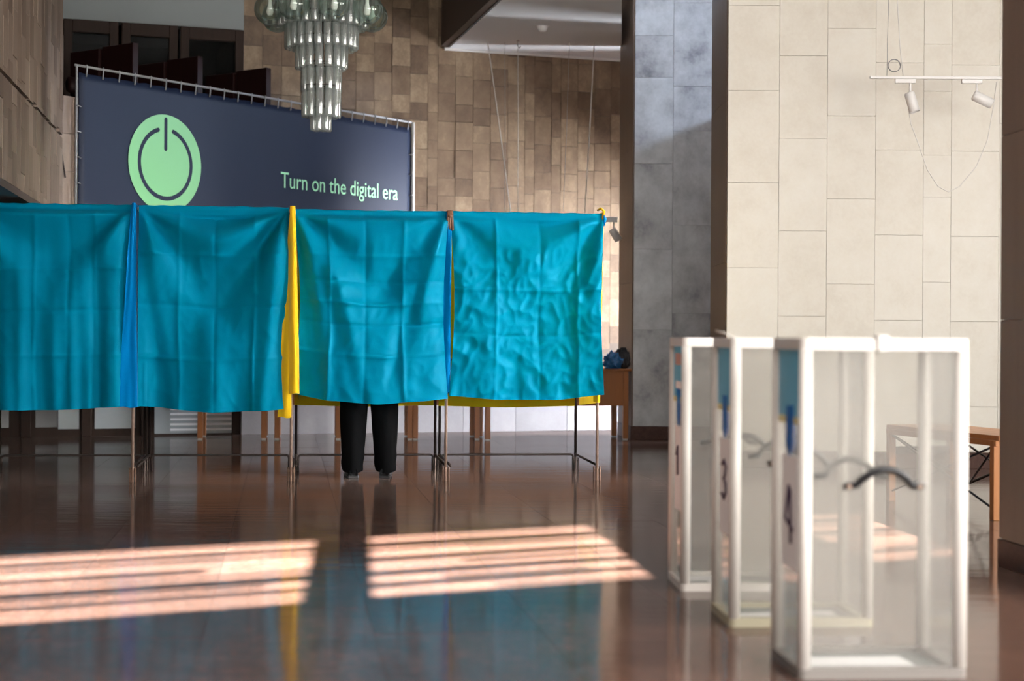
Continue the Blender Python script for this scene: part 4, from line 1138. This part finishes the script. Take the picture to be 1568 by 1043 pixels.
# one part per letter: islands of the print, dots joined to their stems
bmx = bmesh.new(); bmx.from_mesh(me); seen = set(); isl = []
for v in bmx.verts:
    if v.index in seen: continue
    stack = [v]; comp = []; seen.add(v.index)
    while stack:
        q = stack.pop(); comp.append(q)
        for e in q.link_edges:
            w_ = e.other_vert(q)
            if w_.index not in seen: seen.add(w_.index); stack.append(w_)
    isl.append(comp)
isl.sort(key=lambda c: -len(c)); glyphs = []
for comp in isl:
    xa = min(v.co.x for v in comp); xb = max(v.co.x for v in comp)
    for g_ in glyphs:
        if xa > g_[0] - 0.004 and xb < g_[1] + 0.004: g_[2] += comp; break
    else: glyphs.append([xa, xb, list(comp)])
for xa, xb, comp in sorted(glyphs, key=lambda q: q[0]):
    idx = {v.index: i for i, v in enumerate(comp)}
    faces = {f for v in comp for f in v.link_faces}
    mb = MB().add([tuple(v.co) for v in comp], [tuple(idx[v.index] for v in f.verts) for f in faces])
    mb.build('letter', M['text_green'], ban)
bmx.free()
tag(ban, 'large navy vinyl banner with green power symbol and pale green slogan', 'banner')

# ------------------------------------------------------------------ high dark seat backs on the gallery
for px, py, pxl, lab in ((205, 66, 168, 'dark wooden seat with tall back panels on the gallery, leftmost'),
                         (304, 86.5, 263, 'dark wooden seat with tall back panels on the gallery, middle one'),
                         (409, 104, 368, 'dark wooden seat with tall back panels on the gallery, nearest the chandelier')):
    p = on_plane(px, py, BL - NB * 0.38, NB); zt_ = p.z
    b = empty('wooden_seat', (p.x, p.y, Z_BAL), AB + PI / 2)          # local x runs away from the parapet
    h = zt_ - Z_BAL
    room = ((W0 - p).dot(NW) / (-NB).dot(NW)) - 0.08; Ls = min(0.84, room); q = Ls / 2
    MB().box((q / 2, 0, h / 2), (q - 0.01, 0.05, h)).build('back_panel', M['mahogany'], b, bevel=0.006)
    MB().box((q * 1.5, 0.03, h / 2 - 0.01), (q - 0.01, 0.05, h - 0.02)).build('back_panel', M['mahogany'], b, bevel=0.006)
    MB().box((-0.005, -0.004, h / 2), (0.03, 0.07, h)).build('end_post', M['mahogany'], b, bevel=0.004)
    MB().box((q, -0.26, 0.43), (Ls - 0.04, 0.44, 0.05)).build('seat', M['mahogany'], b, bevel=0.006)
    MB().box((q, -0.24, 0.205), (Ls - 0.10, 0.36, 0.41)).build('base', M['dark_wood'], b, bevel=0.006)
    tag(b, lab, 'seat', 'tall dark seats on the gallery')

# ------------------------------------------------------------------ chandelier of glass tubes and globes
YC = 12.6; cc = at(492, 100, YC)
ch = empty('chandelier', (cc.x, cc.y, 0))
k_m = YC / F
def zc_(py): return at(492, py, YC).z
tr_ = 0.0285
tub_prof = [(tr_ * 0.82, 0.0), (tr_, 0.004), (tr_, 0.996), (tr_ * 0.82, 1.0)]
def tube_mesh(h):
    mb = MB(); n = 12; vs = []; fs = []
    for z, r in ((0.0, 0.7), (0.006, 0.95), (0.012, 1.0), (h * 0.5, 1.0), (h, 1.0)):
        for k in range(n):
            a = 2 * PI * k / n; vs.append((tr_ * r * math.cos(a), tr_ * r * math.sin(a), z))
    for j in range(4):
        for k in range(n): fs.append((j * n + k, j * n + (k + 1) % n, (j + 1) * n + (k + 1) % n, (j + 1) * n + k))
    mb.add(vs, fs)
    return mb
tiers = [(17, 166, 201), (31, 133, 180), (32, 98, 141), (41, 58, 106), (57, 24, 76), (72, -25, 44)]
for hwpx, y0, y1 in tiers:
    z0, z1 = zc_(y1), zc_(y0); h = z1 - z0; Rr = hwpx * k_m - tr_
    me_ = tube_mesh(h).mesh('glass_tube'); me_.materials.append(M['tube_glass'])
    for p_ in me_.polygons: p_.use_smooth = True
    n = max(6, int(2 * PI * Rr / (tr_ * 2.35)))
    for k in range(n):
        a = 2 * PI * (k + 0.3) / n
        o = bpy.data.objects.new('glass_tube', me_); COL.objects.link(o); o.parent = ch
        o.location = (Rr * math.cos(a), Rr * math.sin(a), z0 + random.uniform(-0.004, 0.004)); o.rotation_euler = (0, 0, a)
    rr = MB().tube([(Rr * math.cos(2 * PI * k / 24), Rr * math.sin(2 * PI * k / 24), z1 + 0.004) for k in range(25)], 0.007, 6)
    for q in range(3):
        a = 2 * PI * q / 3; rr.tube([(0, 0, z1 + 0.004), (Rr * math.cos(a), Rr * math.sin(a), z1 + 0.004)], 0.005, 6)
    rr.build('tier_ring', M['dark_steel'], ch, True)
MB().tube([(0, 0, zc_(190)), (0, 0, Z_CEIL - 0.06)], 0.016, 10).build('stem', M['dark_steel'], ch, True)
MB().lathe([(0.001, 0.0), (0.09, 0.01), (0.10, 0.06), (0.10, 0.075)], 24, (0, 0, Z_CEIL - 0.08)).build('ceiling_rose', M['dark_steel'], ch, True)
gz = zc_(20); gr_ = 24 * k_m; gR = 80 * k_m
gm = bpy.data.meshes.new('glass_globe'); bmx = bmesh.new(); bmesh.ops.create_uvsphere(bmx, u_segments=28, v_segments=18, radius=gr_); bmx.to_mesh(gm); bmx.free()
gm.materials.append(M['globe_glass'])
for p_ in gm.polygons: p_.use_smooth = True
bm_ = MB().lathe([(0.001, -0.05), (0.018, -0.045), (0.026, -0.02), (0.02, 0.015), (0.013, 0.04), (0.013, 0.08)], 14).mesh('bulb'); bm_.materials.append(M['bulb'])
sm_ = MB().lathe([(0.001, 0.02), (0.02, 0.025), (0.022, 0.08), (0.008, 0.09)], 12, (0, 0, gr_ - 0.06)).mesh('socket'); sm_.materials.append(M['dark_steel'])
for k in range(8):
    a = -math.radians(25 + 45 * k)
    gp = Vector((gR * math.cos(a), gR * math.sin(a), gz))
    o = bpy.data.objects.new('glass_globe', gm); COL.objects.link(o); o.parent = ch; o.location = gp
    for m_, nm in ((bm_, 'bulb'), (sm_, 'socket')):
        q = bpy.data.objects.new(nm, m_); COL.objects.link(q); q.parent = o
    MB().tube([gp + Vector((0, 0, gr_ + 0.01)), gp + Vector((0, 0, gr_ + 0.09)), Vector((gR * 0.7 * math.cos(a), gR * 0.7 * math.sin(a), gz + gr_ + 0.19)), Vector((0.02 * math.cos(a), 0.02 * math.sin(a), gz + gr_ + 0.24))], 0.009, 8).build('arm', M['dark_steel'], ch, True)
tag(ch, 'tiered chandelier of frosted glass tubes with a ring of clear globes', 'chandelier')

# ------------------------------------------------------------------ track lights
def spot(parent, loc, aim, L=0.115, r=0.038):
    """adapter, arm and can as parts of the track"""
    loc = Vector(loc)
    MB().box(loc + Vector((0.0, 0, -0.028)), (0.16, 0.034, 0.032)).build('adapter', M['white_metal'], parent, bevel=0.004)
    piv = loc + Vector((0.04, 0, -0.145))
    MB().tube([loc + Vector((0.04, 0, -0.04)), piv], 0.009, 8).build('arm', M['white_metal'], parent, True)
    d = Vector(aim).normalized()
    can = MB().lathe([(0.004, -0.03), (r * 0.8, -0.03), (r, -0.02), (r, L), (r * 0.9, L), (r * 0.85, L - 0.03), (0.004, L - 0.03)], 20)
    o = can.build('lamp_can', M['white_metal'], parent, True)
    o.matrix_local = Matrix.Translation(piv) @ d.to_track_quat('Z', 'Y').to_matrix().to_4x4()
YT = PY - 0.75
ra = at(1332, 118.5, YT); rb = at(1556, 123, YT + 0.0)
tk = empty('track_light', (ra.x, ra.y, ra.z)); tl = (rb - ra)
MB().box((tl.x / 2, 0, 0), (tl.x, 0.034, 0.022)).build('track_rail', M['white_metal'], tk, bevel=0.003)
for px, aim in ((1386, (0.28, -0.12, -1)), (1488, (0.85, -0.1, -0.42))):
    q = at(px, 120, YT); spot(tk, (q.x - ra.x, 0, 0), aim, 0.13, 0.041)
def loc_pt(px, py, Y, root): return at(px, py, Y) - Vector(root)
c_ = MB()
c_.tube([loc_pt(1358, 117, YT, ra), loc_pt(1359, 60, YT, ra), loc_pt(1362, -40, YT, ra), loc_pt(1364, -260, YT, ra)], 0.0022, 6)
c_.build('hanging_wire', M['rope'], tk, True)
MB().tube([loc_pt(1383, 117, YT, ra), loc_pt(1378, 70, YT, ra), loc_pt(1374, 0, YT, ra), loc_pt(1372, -260, YT, ra)], 0.004, 6).build('supply_cable', M['cable'], tk, True)
cr = at(1368.5, 101, YT) - ra
MB().tube([(cr.x + 0.048 * math.cos(2 * PI * k / 24), -0.01 - 0.01 * k / 24, cr.z + 0.048 * math.sin(2 * PI * k / 24)) for k in range(50)], 0.0035, 6).build('cable_coil', M['rope'], tk, True)
pts = [(1390, 160), (1395, 190), (1408, 225), (1420, 260), (1436, 285), (1452, 294), (1470, 285), (1495, 255), (1512, 215), (1521, 165), (1526, 125)]
MB().tube([loc_pt(x, y, YT + 0.05, ra) for x, y in pts], 0.0038, 6).build('loose_cable', M['cable'], tk, True)
tag(tk, 'white ceiling-hung track with two spotlights in front of the cream wall', 'track light')
YT2 = 18.3
ra = at(770, 333, YT2); rb = at(946, 334, YT2)
tk2 = empty('track_light', (ra.x, ra.y, ra.z)); tl = rb - ra
MB().box((tl.x / 2, 0, 0), (tl.x, 0.034, 0.024)).build('track_rail', M['white_metal'], tk2, bevel=0.003)
for px, aim in ((934, (0.6, 0.2, -1)), (850, (0.2, 0.3, -1)), (800, (-0.4, 0.3, -1))):
    q = at(px, 333, YT2); spot(tk2, (q.x - ra.x, 0, 0), aim, 0.11, 0.042)
def up(px0, py0, px1, py1):
    a = at(px0, py0, YT2); a.z = Z_SOF - 0.02; b = at(px1, py1, YT2)
    a = at(px0, CY - (Z_SOF - 0.02 - HC) * F / YT2, YT2)
    return [a - Vector(ra), (a + b) / 2 - Vector(ra) + Vector((0.004, 0, 0)), b - Vector(ra)]
for q, r_, m_ in (((747, 80, 783, 333), 0.006, 'cable'), ((793, 70, 793, 333), 0.004, 'cable'), ((773, 80, 773, 333), 0.0025, 'rope'), ((872, 90, 862, 333), 0.0025, 'rope'), ((910, 90, 895, 333), 0.006, 'cable')):
    MB().tube(up(*q), r_, 6).build('hanging_cable', M[m_], tk2, True)
tag(tk2, 'white track with spotlight hung on long cables behind the booths', 'track light')
d_ = ray(830, 40); p = CAM + d_ * ((Z_SOF - HC) / d_.z)
sd_ = empty('smoke_detector', (p.x, p.y, Z_SOF))
MB().lathe([(0.001, -0.062), (0.03, -0.06), (0.045, -0.045), (0.055, -0.02), (0.058, 0)], 24).build('dome', M['white_metal'], sd_, True)
MB().lathe([(0.001, -0.004), (0.075, -0.004), (0.078, 0.0)], 24).build('base', M['white_metal'], sd_, True)
tag(sd_, 'small white round smoke detector on the white soffit', 'detector')
d_ = ray(793, 62); p = CAM + d_ * ((Z_SOF - HC) / d_.z)
hk = MB().tube([(0, 0, 0.0), (0, 0, -0.06), (0.018, 0, -0.085), (0.03, 0, -0.06)], 0.006, 6).lathe([(0.001, -0.006), (0.02, -0.006), (0.022, 0)], 12).build('ceiling_hook', M['rope'], None, True)
hk.location = (p.x, p.y, Z_SOF); tag(hk, 'tiny metal hook on the white soffit left of the detector', 'hook')
# ------------------------------------------------------------------ desks behind the booths
def make_desk(W, D, Hh=0.74, leg=0.055):
    r = empty('desk', (0, 0, 0))
    MB().box((W / 2, D / 2, Hh - 0.013), (W + 0.05, D + 0.05, 0.026)).build('desk_top', M['desk_wood'], r, bevel=0.004)
    for x in (leg / 2, W - leg / 2):
        for y in (leg / 2, D - leg / 2):
            l = MB().box((x, y, (Hh - 0.026) / 2 + 0.006), (leg, leg, Hh - 0.038)).build('leg', M['desk_wood'], r, bevel=0.004)
            MB().box((x, y, 0.006), (leg * 0.8, leg * 0.8, 0.012)).build('foot', M['white_plastic'], l)
    ap = Hh - 0.026 - 0.36
    for y in (leg * 0.3, D - leg * 0.3):
        MB().box((W / 2, y, Hh - 0.026 - 0.18), (W - leg * 2, 0.018, 0.36)).build('modesty_panel', M['desk_wood'], r)
    for x in (leg * 0.4, W - leg * 0.4):
        MB().box((x, D / 2, Hh - 0.07), (0.018, D - leg * 2, 0.09)).build('apron', M['desk_wood'], r)
    return r
desks = [(306, 404, 'small orange-brown desk beside the blinds, leftmost behind the booths'), (424, 518, 'small orange-brown desk directly behind the yellow partition drapes'),
         (533, 628, 'small orange-brown desk behind the black trouser legs'), (636, 731, 'small orange-brown desk behind the gap between the two right booths')]
for xa, xb, lab in desks:
    A = floor_pt(xa - 4, 673.3); B = floor_pt(xb + 4, 673.3)
    o = make_desk((B - A).length, 0.58)
    o.location = (A.x, A.y, 0); o.rotation_euler = (0, 0, GA * 0.9)
    tag(o, lab, 'desk', 'desks along the back wall')
B = floor_pt(962, 673.6); A = floor_pt(743, 674.4); Ld = (B - A).length
dk = make_desk(Ld, 0.58); dk.location = (A.x, A.y, 0); dk.rotation_euler = (0, 0, math.atan2(B.y - A.y, B.x - A.x))
tag(dk, 'long orange-brown desk carrying the bags next to the marble pillar', 'desk', 'desks along the back wall')
# bags on that desk
def lump(name, c, s, mat, seed, amp, sub=4, freq=6):
    bmx = bmesh.new(); bmesh.ops.create_icosphere(bmx, subdivisions=sub, radius=1.0)
    for v in bmx.verts:
        n_ = noise.noise(v.co * freq * 0.5 + Vector((seed, 0, 0))); n2 = abs(noise.noise(v.co * freq + Vector((0, seed, 0))))
        v.co *= 1 + amp * (n_ + n2 - 0.2)
        if v.co.z < -0.75: v.co.z = -0.75
        v.co = Vector((v.co.x * s[0], v.co.y * s[1], (v.co.z + 0.75) * s[2]))
    m = bpy.data.meshes.new(name); bmx.to_mesh(m); bmx.free(); m.materials.append(mat)
    o = bpy.data.objects.new(name, m); COL.objects.link(o); shade(o); o.location = c
    return o
bp0 = at(953, 563, A.y + 0.28); 
o = lump('black_bag', (bp0.x, bp0.y + 0.04, 0.7405), (0.078, 0.09, 0.118), M['black_bag'], 2.0, 0.30)
st_ = MB().tube([(-0.03, -0.05, 0.17), (-0.02, -0.06, 0.215), (0.02, -0.06, 0.215), (0.035, -0.05, 0.17)], 0.006, 6).build('handle', M['black_bag'], o, True)
tag(o, 'slumped black bag on the desk end beside the marble pillar', 'bag')
o = lump('plastic_bag', (bp0.x - 0.105, bp0.y - 0.07, 0.7405), (0.085, 0.08, 0.092), M['plastic_bag'], 7.0, 0.55, 4, 9)
tag(o, 'crumpled blue plastic bag leaning against the black bag', 'bag')
# ------------------------------------------------------------------ low bench by the cream wall
A = floor_pt(1521, 797); zt_ = 0.498
d_ = ray(1358, 650); far_c = CAM + d_ * ((zt_ - HC) / d_.z)
ex = Vector((far_c.x - A.x, far_c.y - A.y, 0)); LB = ex.length; ex.normalize()
bn = empty('low_table', (A.x, A.y, 0), math.atan2(ex.y, ex.x)); WB = 0.46     # local x runs away, -y to the right
for i in range(4):
    MB().box((LB / 2 - 0.02, -WB / 2 + (i - 1.5) * WB / 4, zt_ - 0.014), (LB + 0.06, WB / 4 - 0.003, 0.028)).build('top_board', M['bench_wood'], bn, bevel=0.003)
MB().box((LB / 2 - 0.02, 0.0, zt_ - 0.045), (LB + 0.03, 0.02, 0.035)).build('apron', M['bench_wood'], bn, bevel=0.003)
MB().box((LB / 2 - 0.02, -WB, zt_ - 0.045), (LB + 0.03, 0.02, 0.035)).build('apron', M['bench_wood'], bn, bevel=0.003)
for x in (0, LB - 0.04):
    for y in (-0.01, -WB + 0.01):
        MB().box((x, y, (zt_ - 0.028) / 2), (0.046, 0.046, zt_ - 0.028)).build('leg', M['bench_wood'], bn, bevel=0.003)
    MB().box((x, -WB / 2, 0.33), (0.026, WB - 0.04, 0.05)).build('end_rail', M['dark_wood'], bn, bevel=0.003)
for y in (-0.01, -WB + 0.01):
    for a, b in (((0, y, zt_ - 0.06), (LB - 0.04, y, 0.06)), ((0, y, 0.06), (LB - 0.04, y, zt_ - 0.06)), ((0, y, zt_ - 0.06), (LB * 0.5, -WB / 2, 0.16)), ((LB - 0.04, y, zt_ - 0.06), (LB * 0.5, -WB / 2, 0.16))):
        MB().tube([a, b], 0.007, 6).build('brace_rod', M['black_iron'], bn, True)
tag(bn, 'low orange wooden table with black iron cross braces by the cream wall', 'table')
